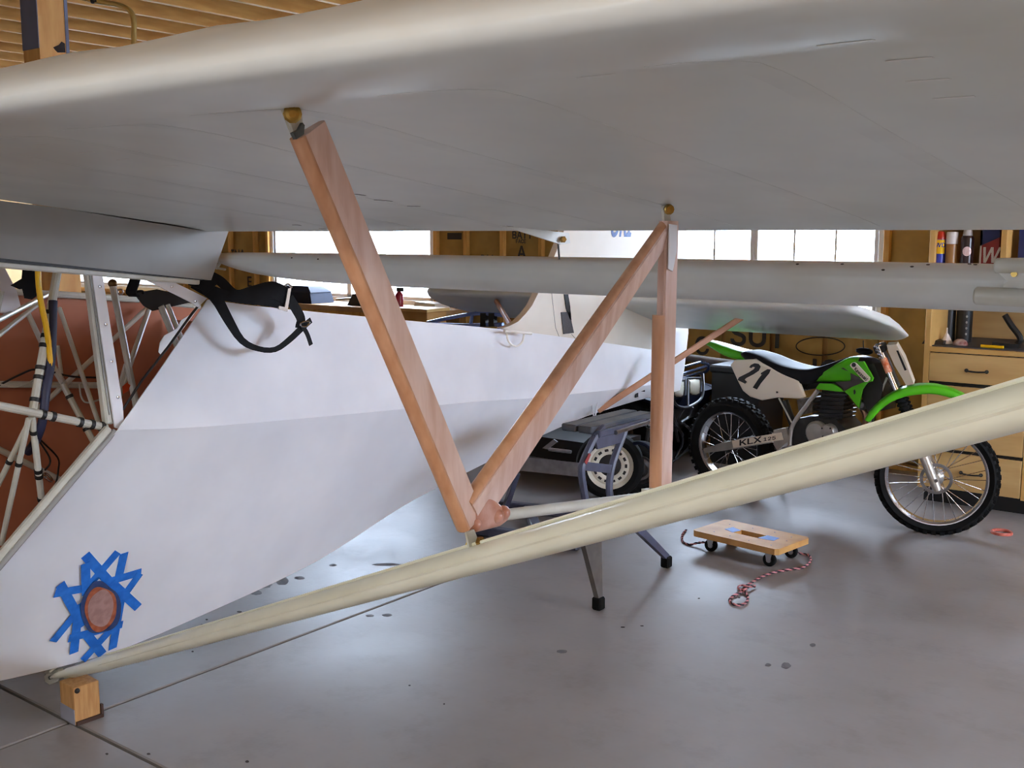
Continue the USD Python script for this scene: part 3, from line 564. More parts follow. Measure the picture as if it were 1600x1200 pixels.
# ---- tail
FINX = XC
fin_px = [(775, 512), (786, 509), (800, 502), (812, 490), (822, 477), (831, 459), (842, 432), (857, 400), (868, 372), (884, 325), (1012, 325), (1012, 560), (905, 545)]
FIN = plate([at(*p, X=FINX - .02) for p in fin_px], .04, A(1, 0, 0))
fin = put('fin', FIN, CREAM, AP)
rud_px = [(1014, 325), (1064, 325), (1066, 420), (1068, 520), (1062, 575), (1055, 609), (1014, 622)]
put('rudder', plate([at(*p, X=FINX - .018) for p in rud_px], .036, A(1, 0, 0)), FAB, AP)
p = [at(*k, X=FINX + .0225) for k in [(876, 488), (889, 487), (896, 520), (880, 522)]]
put('vent_grille', plate(p, .004, A(1, 0, 0)), M('dark_grille', (66, 66, 70), (90, 90, 94), scale=300, rough=.6), fin)
put('tail_slot', plate([at(*k, X=FINX + .0225) for k in [(881, 460), (887, 460), (890, 478), (892, 500), (889, 499), (884, 482)]], .004, A(1, 0, 0)), BLK, fin)
for k0, k1 in [((862, 458), (868, 512)), ((868, 512), (876, 532)), ((876, 532), (903, 534)), ((893, 522), (903, 534))]:
    put('panel_line', tube([at(*k0, X=FINX + .0205), at(*k1, X=FINX + .0205)], .0018, 5), GREYP, fin)
put('foot_step', cat(tube(smooth([onpl(x, y, A(-3.17, 4.1, 0), PT[1]) for x, y in [(791, 519), (795, 534), (806, 541), (816, 534), (819, 520)]], 20), .005, 8), tube([onpl(x, y, A(-3.16, 4.1, 0), PT[1]) for x, y in [(788, 517), (830, 521)]], .007, 8)), CREAM, AP)
# lettering on the fin, mostly hidden behind the wing
mt = meshkit.text_mesh('ORI', .15, .0015, True); mt.apply_scale([.62, 1, 1]); mt.apply_translation(-A(mt.bounds[0][0], 0, 0)); o = at(953, 369, X=FINX + .021)
Rm = np.eye(4); Rm[:3, 0], Rm[:3, 1], Rm[:3, 2], Rm[:3, 3] = A(0, 1, 0), nrm(A(0, .22, 1)), A(1, 0, 0), o; mt.apply_transform(Rm)
put('lettering', mt, M('blue_lettering', (28, 78, 150), rough=.4), AP, sm=False, label='blue letters on the fin')
# tailplane with drooping elevator
yl, yt = 5.42, 6.12
tl, tt = at(1392, 484, Y=yl), at(1390, 531, Y=yt); rl, rt = at(1020, 462, Y=yl), at(1030, 518, Y=yt)
HS = []
for x, dy in zip(np.r_[np.linspace(-1.93, -2.1, 6), np.linspace(-2.3, -4.75, 14), np.linspace(-4.9, -5.07, 6)], range(26)):
    e = min(abs(x + 1.93), abs(x + 5.07)); k = 1 - max(0, 1 - e / .16) ** 2 * .75
    zl = np.interp(x, [rl[0], tl[0]], [rl[2], tl[2]]); zt = np.interp(x, [rt[0], tt[0]], [rt[2], tt[2]])
    zl, zt = tl[2], tt[2]
    mid, half = (yl + yt) / 2 + .06 * (1 - k), (yt - yl) / 2 * (.30 + .70 * k)
    y0, y1 = mid - half, mid + half; f = lambda y: zl + (zt - zl) * (y - yl) / (yt - yl)
    th_ = .022
    HS.append([A(x, y0, f(y0)), A(x, y0 + .012, f(y0) - th_), A(x, y0 + .06, f(y0 + .06) - th_), A(x, (y0 + y1) / 2, f((y0 + y1) / 2) - th_ * .8), A(x, y1, f(y1) - .004), A(x, y1, f(y1) + .004), A(x, (y0 + y1) / 2, f((y0 + y1) / 2) + th_), A(x, y0 + .06, f(y0 + .06) + th_), A(x, y0 + .012, f(y0) + th_ * .9)])
put('tailplane', loft(HS), WINGM, AP, sm=45)
WST = M('wooden_tail_strut', (172, 122, 92), (192, 144, 114), scale=8, rough=.5)
put('tail_strut', beam(at(1168, 490, Y=5.75), at(934, 642, X=-3.40), .02, .034, ch=.007), WST, AP)
put('tail_strut', beam(at(770, 462, Y=5.75), at(800, 512, X=-3.62), .02, .034, ch=.007), WST, AP)
put('tail_clip', cat(plate([at(*k, X=-3.375) for k in [(992, 604), (996, 603), (996, 620), (992, 621)]], .006, A(1, 0, 0)), plate([at(*k, X=-3.375) for k in [(996, 606), (1006, 607), (1006, 612), (996, 611)]], .008, A(1, 0, 0))), BLK, AP)
put('stern_fold', cat(tube([at(930, 568, X=-3.31), at(922, 610, X=-3.33), at(928, 652, X=-3.36)], .004, 6), tube([at(942, 565, X=-3.31), at(936, 612, X=-3.33), at(930, 652, X=-3.36)], .004, 6)), FAB, AP)
# sanded patch on the lower side
def on_low(px, py, off=.001):
    p, n = hit(SKL, px, py)
    if p is None: p = onpl(px, py, *PS_); n = PS_[1] if PS_[1][0] > 0 else -PS_[1]
    return p + n * off, n
def blob(c, rx, ry, k, off, seed, jag=.06, ang=0.):
    r_ = np.random.default_rng(seed); P = []; ph = r_.uniform(0, 6.28, 3)
    for i, a in enumerate(np.linspace(0, 2 * math.pi, k, endpoint=False)):
        j = 1 + jag * (math.sin(2 * a + ph[0]) + .7 * math.sin(3 * a + ph[1]) + .5 * math.sin(5 * a + ph[2])); u, v = rx * j * math.cos(a), ry * j * math.sin(a)
        P.append(on_low(c[0] + u * math.cos(ang) - v * math.sin(ang), c[1] + u * math.sin(ang) + v * math.cos(ang), off)[0])
    n = on_low(*c)[1]; return plate(P, .0006, n)
LOWN = on_low(150, 940)[1]
# masking tape star round the sanded patch
TS = thing('masking_tape_ring', 'star of overlapping blue masking tape strips round a sanded rusty patch on the fuselage', 'masking tape', on_low(155, 948)[0])
cr = lambda x, y: (x / 3, 800 + y / 3)
STR = [((398, 200), (505, 320)), ((552, 185), (425, 335)), ((580, 192), (553, 320)), ((658, 280), (480, 335)), ((655, 285), (560, 420)), ((645, 445), (520, 330)), ((525, 638), (562, 420)), ((478, 665), (395, 560)),
       ((383, 695), (520, 545)), ((343, 658), (366, 430)), ((245, 602), (400, 415)), ((252, 378), (440, 345)), ((278, 335), (385, 530)), ((318, 588), (568, 522)), ((395, 235), (400, 380))]
for i, (a, b) in enumerate(STR):
    p, q_ = on_low(*cr(*a), .0008 + .0004 * i)[0], on_low(*cr(*b), .0008 + .0004 * i)[0]; w = nrm(np.cross(q_ - p, LOWN)) * .0158; d = nrm(q_ - p) * .004
    put('tape_strip', plate([p + w, p - w + d * RNG.uniform(-1, 1), q_ - w, q_ + w + d * RNG.uniform(-1, 1)], .0007, LOWN), BLUET, TS, sm=False)
sp = put('paint_smudge', blob((155, 948), 31, 41, 40, .0082, 3, .06, .2), M('dark_overspray', (38, 58, 104), (52, 74, 122), scale=30, rough=.6), TS, sm=False)
put('sanded_rim', blob((155, 949), 25.5, 34, 40, .0088, 4, .05, .2), M('rust_edge', (150, 74, 44), (176, 100, 66), scale=40, rough=.6), TS, sm=False, label='rust-orange rim of the sanded patch')
put('sanded_patch', blob((155, 948), 20.5, 28, 30, .0094, 5, .04, .2), M('sanded_filler', (156, 118, 112), (174, 136, 128), scale=40, rough=.6), TS, sm=False, label='pinkish sanded filler')
# harness
HX = -2.955
HN = thing('safety_harness', 'black webbing safety harness with metal buckles draped over the cabin edge and fuselage side', 'harness', at(400, 480, X=HX))
def strap(name, pts, w, n=30, t=.0025, par=HN):
    P = smooth([at(x, y, X=HX + d) for x, y, d in pts], n); tg = np.gradient(P, axis=0); W = np.cross(tg, A(1, 0, 0) + 0 * tg); W = W / np.linalg.norm(W, axis=1)[:, None] * (np.interp(np.linspace(0, 1, len(P)), np.linspace(0, 1, len(w)), w)[:, None] if np.ndim(w) else w)
    return put(name, ribbon(P, W, t), BLKW, par, sm=40)
strap('hanging_strap', [(305, 440, -.03), (335, 462, .012), (356, 498, .02), (378, 532, .026), (404, 545, .03), (430, 546, .03), (452, 531, .028), (470, 514, .022), (486, 500, .018)], [.026, .022, .018, .012, .009, .009, .011, .012, .010])
strap('shoulder_strap', [(322, 428, -.03), (345, 440, -.0), (368, 462, .02), (395, 458, .02), (425, 453, .03), (448, 463, .034)], [.016, .017, .02, .024, .029, .029])
strap('shoulder_strap', [(316, 446, -.02), (340, 458, .012), (372, 466, .014), (410, 470, .02), (444, 474, .03)], [.018, .018, .016, .016, .02])
strap('lower_strap', [(452, 466, .034), (462, 482, .03), (470, 498, .024), (468, 512, .018)], .019)
strap('strap_tail', [(472, 508, .03), (480, 522, .032), (486, 539, .034)], .0085)
strap('fold', [(300, 432, -.035), (318, 440, -.01), (330, 452, .006)], .03)
bu = [(441, 452), (453, 450), (450, 486), (446, 486), (448, 456), (443, 458)]
put('buckle', plate([at(x, y, X=HX + .04) for x, y in [(449, 451), (454, 450), (448, 487), (434, 483), (435, 478), (444, 480)]], .004, A(1, 0, 0)), ALU, HN, label='bright metal buckle')
put('buckle', cat(*[tube(smooth([at(x, y, X=HX + .036) for x, y in [(470, 505), (478, 502), (484, 504), (479, 510), (471, 510)]], 16, True), .003, 6, True)]), CHROME, HN, label='small bright adjuster')
put('hook', tube(smooth([at(x, y, X=HX + .012) for x, y in [(436, 444), (444, 447), (450, 444), (456, 449)]], 12), .004, 6), CHROME, HN)
HN2 = thing('lap_belt', 'narrow black belt loop hanging from the open cabin header beside the seat cloth', 'belt', at(210, 450, X=-3.1))
put('webbing', ribbon(smooth([at(x, y, X=-3.1) for x, y in [(240, 432), (222, 430), (213, 434), (208, 446), (205, 457), (210, 463)]], 24), A(.02, .006, .0), .004), BLKW, HN2)
put('end_loop', tube(smooth([at(x, y, X=-3.1) for x, y in [(210, 463), (214, 456), (222, 455), (224, 459)]], 12), .004, 6), BLKW, HN2)
BG = thing('black_pouch', 'small black cloth pouch hung in the cabin frame beside the yellow hose', 'pouch', at(45, 445, X=-3.4))
put('body', hull([at(x, y, X=-3.4 + d) for x, y in [(36, 405), (57, 405), (58, 462), (50, 468), (38, 466), (33, 445)] for d in (0, -.05)]), BLKW, BG)
put('flap', hull([at(x, y, X=-3.37 + d) for x, y in [(16, 446), (36, 434), (56, 440), (56, 450), (30, 452)] for d in (0, -.01)]), BLKW, BG)

# block under the strut end
BC = at(118, 1134, Z=0); BLK_ = thing('wood_block', 'short offcut of timber standing on the floor joint under the lower strut end', 'wood block', BC)
WB = M('sawn_timber', (170, 122, 70), (192, 146, 90), scale=10, rough=.65, stretch=(8, 8, 1)); WB2 = M('end_timber', (148, 96, 52), (166, 114, 66), scale=14, rough=.7)
L_, R_ = at(96, 1121, Z=0), at(149, 1117, Z=0); u, v = (L_ - BC), (R_ - BC); ux = nrm(u); vx = nrm(v - ux * np.dot(v, ux)); hb_ = .127
put('body', obox(BC + ux * np.linalg.norm(u) / 2 + vx * np.linalg.norm(v) / 2 + A(0, 0, hb_ / 2), ux * np.linalg.norm(u) / 2, vx * np.linalg.norm(v) / 2, A(0, 0, hb_ / 2), .002), WB, BLK_)
put('tape', obox(BC + ux * np.linalg.norm(u) / 2 - vx * .0012 + A(0, 0, .027), ux * np.linalg.norm(u) / 2 * .99, vx * .001, A(0, 0, .026), 0), M('grey_tape', (140, 142, 156), (150, 152, 164), rough=.5), BLK_, label='patch of grey tape')
put('metal_angle', cat(obox(BC + ux * -.004 + vx * (np.linalg.norm(v) * .55) + A(0, 0, .006), ux * .004, vx * np.linalg.norm(v) * .52, A(0, 0, .006)), obox(BC + ux * .0 + vx * (np.linalg.norm(v) + .004) + A(0, 0, .022), ux * .006, vx * .004, A(0, 0, .022))), M('rusty_angle', (56, 36, 26), (70, 46, 34), rough=.7), BLK_)
put('bolt_head', trimesh.creation.icosphere(2, .009).apply_translation(BC + ux * .0 + vx * .012 + A(0, 0, hb_ - .012)), BLK, BLK_, sm=True)

# post and bent pipe
pc = at(61, 60, D=5.1); PO = thing('timber_post', 'square timber roof post with dark blue painted upper face', 'post', (pc[0], pc[1], 0))
POST = M('knotty_post', (196, 140, 74), (216, 166, 100), scale=3, rough=.6, stretch=(5, 5, 1)); KNOT = M('dark_knot', (30, 22, 18), (44, 32, 26), scale=30, rough=.8)
s_ = .145
body = put('body', box(pc[0] - s_, pc[0], pc[1], pc[1] + s_, 0, ZC), POST, PO)
NAVY = M('dark_blue_paint', (104, 110, 134), (114, 120, 146), rough=.7)
z1 = at(50, 77, Y=pc[1])[2]
put('painted_face', box(pc[0] - s_, pc[0], pc[1] - .004, pc[1], z1, ZC), NAVY, PO, label='dark blue painted face')
put('edge_strip', box(pc[0], pc[0] + .004, pc[1] + s_ - .012, pc[1] + s_ + .004, z1 - .3, ZC), NAVY, PO)
kp = [at(x, y, X=pc[0] + .001) for x, y in [(83, 74), (92, 70), (96, 65), (101, 68), (102, 82), (90, 82), (86, 78)]]
put('knot', plate(kp, .002, A(1, 0, 0)), KNOT, body)
PI_ = thing('bent_pipe', 'thin brass-coloured bent pipe hanging from the ceiling joists near the post', 'pipe', at(210, 60, D=5.4))
put('tube', tube(smooth([at(120, -6, D=5.4), at(150, 2, D=5.4), at(185, 8, D=5.4), at(203, 17, D=5.4), at(209, 32, D=5.4), at(209, 60, D=5.4), at(209, 100, D=5.4)], 40), .0135, 10), M('dull_brass', (176, 146, 80), (190, 164, 100), rough=.4, metal=.6), PI_)
put('pipe_end', lathe([(0, 0), (.018, 0), (.018, .03), (0, .03)], at(143, 0, D=5.4), A(.8, .6, 0), 12), BLK, PI_)

# red ring on the floor
rc = at(1565, 832, Z=.006); solo('tape_roll', ring(rc, A(0, 0, 1), .05, .006, 36, 8, 1.6), M('red_tape', (176, 70, 52), (196, 110, 92), scale=40, rough=.5), 'small red ring of tape lying on the floor before the drawers', 'tape roll')

# ------------------------------------------------------------------ dirt bike
F0, R0 = at(1462, 834, Z=0), at(1142, 770, Z=0); BD = nrm(R0 - F0); BN = np.cross(BD, (0, 0, 1)); BT = -BN   # BT: towards the camera's side
BK = thing('dirt_bike', 'green and black dirt bike with white number 21 side plate and knobbly tyres', 'dirt bike', (F0 + R0) / 2)
bp = lambda x, y, w=0.: onpl(x, y, F0 + BT * w, BN)
bps = lambda P, w=0.: [bp(x, y, w) for x, y in P]
LIME = M('lime_green_plastic', (74, 172, 18), (84, 184, 26), rough=.38, spec=.35); BWH = M('white_plate_plastic', (228, 218, 200), rough=.35); SEATM = M('black_seat_vinyl', (20, 20, 24), (26, 26, 30), rough=.6, spec=.12)
DKG = M('dark_grey_decal', (58, 52, 50), rough=.35); ENG = M('black_engine_paint', (22, 21, 20), (32, 30, 28), scale=30, rough=.5); SIL = M('silver_case', (176, 172, 164), (188, 184, 176), scale=20, rough=.35, metal=.7)
def band(top, bot, w, n=20, e=.55, c0=0., m=14):
    tp = smooth([bp(*p, c0) for p in top], n * 2); bt = smooth([bp(*p, c0) for p in bot], n * 2)
    rs = lambda P: np.array([[np.interp(t, s_k, P[:, k]) for k in range(3)] for t in np.linspace(0, 1, n) for s_k in [np.r_[0, np.cumsum(np.linalg.norm(np.diff(P, axis=0), axis=1))] / np.linalg.norm(np.diff(P, axis=0), axis=1).sum()]])
    tp, bt = rs(tp), rs(bt); W = np.interp(np.linspace(0, 1, n), np.linspace(0, 1, len(w)), w); R_ = []
    for a, b, ww in zip(tp, bt, W):
        c, h = (a + b) / 2, (a - b) / 2; th_ = np.linspace(0, 2 * math.pi, m, endpoint=False)
        R_.append([c + h * np.sign(math.sin(t)) * abs(math.sin(t)) ** e + BT * ww * np.sign(math.cos(t)) * abs(math.cos(t)) ** e for t in th_])
    return loft(R_)
def slab(P, w, t, mat, name, par=BK, **k): return put(name, plate(bps(P, w), t, BT), mat, par, **k)
def wheel(c, d, R, rim, wt, par, knobs, hub, nsp=18):
    """spoked wheel about c; d in-plane direction; returns its group"""
    d = nrm(d); ax = nrm(np.cross(d, (0, 0, 1))); g = group_at(par, 'wheel')
    prof = [(rim, -wt * .42), (rim + .012, -wt * .5), ((rim + R) / 2, -wt * .62), (R - .02, -wt * .52), (R - .008, -wt * .3), (R - .006, 0), (R - .008, wt * .3), (R - .02, wt * .52), ((rim + R) / 2, wt * .62), (rim + .012, wt * .5), (rim, wt * .42), (rim, -wt * .42)]
    x, y, z = basis(ax); A_ = np.linspace(0, 2 * math.pi, 56, endpoint=False)
    ringm = lambda pf, n_=56: loft([[c + ax * h + r * (math.cos(a) * x + math.sin(a) * y) for r, h in pf[:-1]] for a in np.linspace(0, 2 * math.pi, n_, endpoint=False)], closed=True)
    put('tyre', ringm(prof), RUB, g, sm=40)
    kn = []
    for i in range(knobs):
        for off, w_ in ((-.34, .16), (.0, .2), (.34, .16)):
            a = 2 * math.pi * (i + (.5 if off == 0 else 0)) / knobs; e = math.cos(a) * x + math.sin(a) * y; tn = np.cross(ax, e)
            kn.append(obox(c + e * (R - (.008 if off == 0 else .012)) + ax * wt * off, e * .014, tn * (math.pi * R / knobs * .55), ax * wt * w_ * .8, .002))
    put('tread_knobs', cat(*kn), RUB, g, sm=False, kind='stuff')
    rp = [(rim - .014, -wt * .3), (rim - .004, -wt * .42), (rim + .006, -wt * .44), (rim + .006, wt * .44), (rim - .004, wt * .42), (rim - .014, wt * .3), (rim - .014, -wt * .3)]
    put('rim', ringm(rp), CHROME, g, sm=30)
    put('hub', lathe([(0, -.05), (.02, -.05), (.038, -.035), (.038, -.028), (.022, -.022), (.022, .022), (.038, .028), (.038, .035), (.02, .05), (0, .05)], c, ax, 20), hub, g)
    for i in range(nsp):
        s_ = 1 if i % 2 else -1; a0 = 2 * math.pi * i / nsp; a1 = a0 + (.32 if (i // 2) % 2 else -.32); e = lambda a: math.cos(a) * x + math.sin(a) * y
        put('spoke', tube([c + e(a1 * 1.0 + .25 * (1 if (i // 2) % 2 else -1)) * .034 + ax * .031 * s_, c + e(a0) * (rim - .012) + ax * .004 * s_], .0019, 5), CHROME, g)
    return g
FA = bp(1463, 747); RA = bp(1142, 697)
FW_ = A(FA[0], FA[1], .308); RW_ = A(RA[0], RA[1], .293)
FD = nrm(A(.962, .272, 0)); FAX = np.cross(FD, (0, 0, 1))
wheel(FW_, FD, .308, .255, .075, BK, 44, SIL, 28); wheel(RW_, BD, .293, .215, .085, BK, 40, ENG, 24)
put('rear_fender', band([(1106, 534), (1112, 532), (1140, 540), (1160, 546), (1180, 549)], [(1107, 538), (1122, 546), (1142, 556), (1162, 561), (1180, 561)], [.035, .06, .075, .08, .08], 16, .5), LIME, BK, sm=50)
put('seat', band([(1170, 549), (1177, 547), (1202, 554), (1225, 564), (1248, 571), (1270, 574), (1290, 571), (1312, 564), (1334, 556)], [(1172, 556), (1184, 566), (1215, 582), (1240, 592), (1262, 599), (1280, 597), (1296, 588), (1316, 576), (1336, 562)], [.09, .11, .12, .13, .13, .12, .11, .1, .07], 26, .42), SEATM, BK, sm=60)
sp_ = [(1141.6, 570.3), (1148, 563), (1180, 561), (1191, 567.5), (1247.5, 595.6), (1257, 620), (1251, 623), (1215.6, 621), (1191, 625.6), (1172.5, 620), (1161, 610.6), (1154, 597.5)]
def bulged(P, w, t, dome_):
    """side panel: outline P with a domed outer face"""
    P3 = np.array(bps(P, w)); c = P3.mean(0); rings = [P3 - BT * t] + [c + (P3 - c) * k + BT * h for k, h in ((1, 0), (.97, dome_ * .35), (.88, dome_ * .75), (.6, dome_))]; return loft(rings)
npl = put('number_plate', bulged(sp_, .125, .02, .014), BWH, BK, sm=40, label='white side plate with black 21')
ca = lambda x, y: (1060 + x / 5.333, 500 + y / 5.333)
def on_panel(P, w, t, mat, par, name='number'):
    return put(name, plate([bp(*ca(x, y), w) for x, y in P], t, BT), mat, par, sm=False)
on_panel([(592, 395), (606, 374), (636, 360), (670, 366), (686, 388), (672, 422), (628, 452), (566, 484), (552, 498), (572, 514), (558, 530), (496, 500), (506, 478), (590, 436), (632, 408), (640, 394), (622, 388), (610, 400)], .1375, .003, BLK, npl)
on_panel([(690, 442), (712, 428), (742, 410), (770, 412), (756, 446), (690, 526), (656, 578), (622, 562), (668, 492), (704, 446), (690, 456)], .1375, .003, BLK, npl)
on_panel([(816, 594), (830, 594), (832, 608), (818, 610)], .138, .003, BLK, npl, 'bolt')
cb = lambda x, y: (1240 + x / 6.67, 520 + y / 6.67)
tank_t = [cb(*p) for p in [(250, 452), (380, 385), (500, 315), (600, 256), (660, 238), (735, 246)]]; tank_b = [cb(*p) for p in [(280, 500), (420, 502), (560, 505), (660, 508), (760, 510), (820, 490)]]
tk = put('tank', band(tank_t, tank_b, [.07, .10, .115, .12, .12, .10], 20, .5), LIME, BK, sm=50)
slab([cb(*p) for p in [(500, 372), (590, 330), (640, 300), (740, 296), (800, 400), (838, 470), (826, 505), (770, 516), (690, 470)]], .112, .014, LIME, 'tank_shroud')
slab([cb(*p) for p in [(500, 372), (520, 362), (600, 420), (700, 470), (690, 482), (610, 500), (596, 500), (600, 470), (596, 410)]], .124, .004, DKG, 'tank_decal')
slab([cb(*p) for p in [(440, 512), (600, 500), (700, 468), (740, 500), (720, 530), (620, 560), (540, 606), (500, 560)]], .112, .006, DKG, 'shroud_decal')
slab([cb(*p) for p in [(245, 572), (280, 526), (420, 530), (490, 570), (530, 612), (490, 612), (400, 602), (258, 586)]], .11, .012, LIME, 'lower_shroud')
slab([cb(*p) for p in [(536, 608), (620, 562), (720, 522), (832, 482), (770, 526), (726, 590), (712, 650), (692, 782), (640, 722), (590, 652)]], .11, .012, LIME, 'lower_shroud')
slab([cb(*p) for p in [(626, 600), (640, 590), (648, 620), (640, 640), (630, 640)]], .1225, .003, BLK, 'shroud_mark')
bdg = slab([cb(*p) for p in [(590, 336), (606, 314), (630, 306), (656, 314), (800, 466), (796, 492), (772, 512), (744, 512), (600, 356)]], .1265, .003, BWH, 'badge', label='white badge with black lettering')
def lettering(txt, p0, p1, hgt, w, mat, par, sh=0.):
    """text on the bike's side plane, running from pixel p0 to p1 along its base line"""
    a, b = bp(*p0, w), bp(*p1, w); m_ = meshkit.text_mesh(txt, 1.0, .02, True); b0 = m_.bounds; m_.apply_translation(-b0[0]); L = np.linalg.norm(b - a); e1 = (b - a) / L; e2 = np.cross(BT, e1)
    sx_ = L / (b0[1] - b0[0])[0]; sy_ = hgt / (b0[1] - b0[0])[1]; V = m_.vertices.copy()
    m_.vertices = a + V[:, :1] * sx_ * e1 + V[:, 1:2] * sy_ * (e2 + sh * e1) + V[:, 2:] * .05 * BT; return put('lettering', m_, mat, par, sm=False)
lettering('Kawasaki', cb(628, 386), cb(752, 506), .021, .1298, BLK, bdg)
on_panel([(1440 + 18 * math.cos(t) + 22, 374 + 18 * math.sin(t)) for t in np.linspace(0, 6.28, 15)[:-1]], .1298, .002, BLK, bdg, 'roundel')
put('filler_cap', lathe([(0, 0), (.03, 0), (.045, .01), (.045, .022), (.03, .03), (0, .032)], bp(1350, 553), A(0, 0, 1) + BD * -.1, 20), SEATM, BK)
put('breather_hose', tube(smooth([bp(1350, 548), bp(1349, 540), bp(1349, 532)], 8), .003, 6), BLK, BK)
put('radiator_cowl', band([cb(735, 246), cb(800, 258), cb(860, 300), cb(884, 360)], [cb(800, 500), cb(840, 480), cb(870, 440), cb(886, 380)], [.09, .09, .08, .05], 10, .6), ENG, BK, sm=50)
put('radiator', hull([p + BT * w for w in (-.1, .09) for p in bps([(1352, 572), (1378, 566), (1392, 600), (1386, 640), (1368, 640), (1356, 610)])]), ENG, BK)
# frame, engine
put('frame_spar', band([(1250, 598), (1290, 592), (1340, 596), (1375, 590)], [(1250, 612), (1290, 606), (1340, 612), (1378, 606)], [.05, .05, .05, .04], 10, .6), ENG, BK, sm=50)
put('frame_downtube', tube(smooth(bps([(1372, 575), (1368, 610), (1362, 650), (1356, 700), (1340, 716)], .0), 20), .016, 10), ENG, BK)
put('frame_tube', tube(smooth(bps([(1278, 610), (1258, 636), (1240, 662), (1235, 680), (1234, 698)], .11), 24), .0125, 10), SIL, BK)
put('frame_tube', tube(bps([(1217, 622), (1238, 662)], .06), .0055, 8), SIL, BK)
put('subframe', tube(smooth(bps([(1180, 580), (1220, 600), (1262, 606)], .05), 12), .012, 8), ENG, BK)
put('shock', cat(tube(bps([(1226, 626), (1248, 690)], .0), .022, 12)), ENG, BK)
put('crankcase', hull([p + BT * w for w in (-.1, .1) for p in bps([(1246, 664), (1262, 650), (1320, 652), (1336, 668), (1334, 706), (1300, 716), (1256, 708)])]), ENG, BK)
for k in range(7):
    y0 = 612 + k * 6.2; put('cylinder_fin', hull([p + BT * w for w in (-.075, .075) for p in bps([(1284 - k * .6, y0), (1334 - k * 1.2, y0 + 2), (1333 - k * 1.2, y0 + 4.2), (1283 - k * .6, y0 + 2.2)])]), ENG, BK)
put('cylinder', hull([p + BT * w for w in (-.055, .055) for p in bps([(1292, 608), (1328, 610), (1324, 656), (1286, 654)])]), ENG, BK)
put('carburettor', hull([p + BT * w for w in (-.03, .09) for p in bps([(1258, 622), (1280, 618), (1282, 642), (1262, 646)])]), M('dull_alloy', (96, 90, 82), (120, 114, 106), scale=40, rough=.5, metal=.6), BK)
put('engine_cover', lathe([(0, 0), (.068, 0), (.068, .02), (.056, .034), (0, .038)], bp(1278, 676, .1), BT, 28), SIL, BK)
ec = put('engine_cover', lathe([(0, 0), (.045, 0), (.045, .03), (.038, .044), (0, .046)], bp(1298, 674, .1), BT, 24), SIL, BK)
for a in (.6, 2.3, 3.8, 5.4): put('bolt', lathe([(0, 0), (.005, 0), (.005, .004), (0, .004)], bp(1298, 674, .1) + BT * .044 + (BD * math.cos(a) + A(0, 0, 1) * math.sin(a)) * .034, BT, 6), BLK, ec)
put('exhaust_header', tube(smooth(bps([(1326, 618), (1346, 636), (1353, 656), (1346, 690), (1320, 712)], .03), 24), .017, 10), M('heat_browned_steel', (104, 76, 58), (130, 96, 72), rough=.35, metal=.8), BK)
put('exhaust_guard', lathe([(0, 0), (.026, 0), (.03, .02), (.02, .04), (0, .044)], bp(1350, 632, .05), BT, 14), STEEL, BK)
put('foot_peg', obox(bp(1233, 700, .16), BT * .05, BD * .018, A(0, 0, .008), .003), STEEL, BK)
sw = put('swingarm', hull([p + BT * w for w in (.085, .115) for p in bps([(1116, 697), (1146, 687.5), (1221, 675), (1224, 687.5), (1146, 700.6), (1118, 704)], .0)]), SIL, BK)
put('swingarm', hull([p - BT * w for w in (.085, .115) for p in bps([(1116, 697), (1146, 687.5), (1221, 675), (1224, 687.5), (1146, 700.6), (1118, 704)], .0)]), SIL, BK)
slab([(1144, 688.5), (1221, 675.5), (1224, 687), (1146, 700)], .128, .003, BWH, 'swingarm_decal', sw)
lettering('KLX', (1155.5, 696.5), (1190, 691), .034, .1312, BLK, sw, .25); lettering('125', (1193, 689.5), (1212, 686.5), .02, .1312, DKG, sw, .3)
put('swingarm_pivot', hull([p + BT * w for w in (.06, .12) for p in bps([(1226, 668), (1246, 664), (1250, 684), (1232, 700), (1226, 690)], .0)]), SIL, BK)
put('chain', cat(*[tube(bps([(1142, 697 + s * 7), (1250, 684 + s * 4)], -.07), .004, 6) for s in (-1, 1)]), BLK, BK)
put('side_stand', tube([bp(1236, 704, .1), at(1222, 771, Z=0) + A(0, 0, .008)], .01, 8), BLK, BK)
put('bash_plate', hull([p + BT * w for w in (-.08, .08) for p in bps([(1262, 708), (1330, 708), (1352, 690), (1340, 716), (1270, 718)])]), ENG, BK)
# fork, steered a little towards the camera
for s in (1, -1):
    o = FAX * .085 * (-1 if FAX @ BT < 0 else 1) * s; ft = bp(1374, 538) ; fm = bp(1400, 606); fb = A(FW_[0], FW_[1], .308) - A(0, 0, .03)
    dirn = nrm(fb - ft)
    fk = group_at(BK, 'fork_leg')
    put('stanchion', tube([ft + o, ft + dirn * .34 + o], .0185, 14), CHROME, fk)
    put('gaiter', cat(*[ring(ft + dirn * (.27 + .022 * k) + o, dirn, .0225, .008, 16, 6) for k in range(10)], tube([ft + dirn * .26 + o, ft + dirn * .5 + o], .022, 14)), RUB, fk)
    put('slider', tube([ft + dirn * .49 + o, fb + o, fb + o + dirn * .03], [.025, .024, .018], 14), SIL, fk)
    if s == 1: put('sticker', tube([ft + dirn * .075 + o, ft + dirn * .155 + o], .0192, 14), M('orange_sticker', (210, 96, 40), (226, 170, 140), scale=60, rough=.4), fk)
put('axle', tube([FW_ - FAX * .11, FW_ + FAX * .11], .009, 10), STEEL, BK)
put('triple_clamp', hull([bp(x, y) + FAX * w for x, y in [(1366, 540), (1382, 537), (1386, 546), (1370, 550)] for w in (-.1, .1)]), ENG, BK)
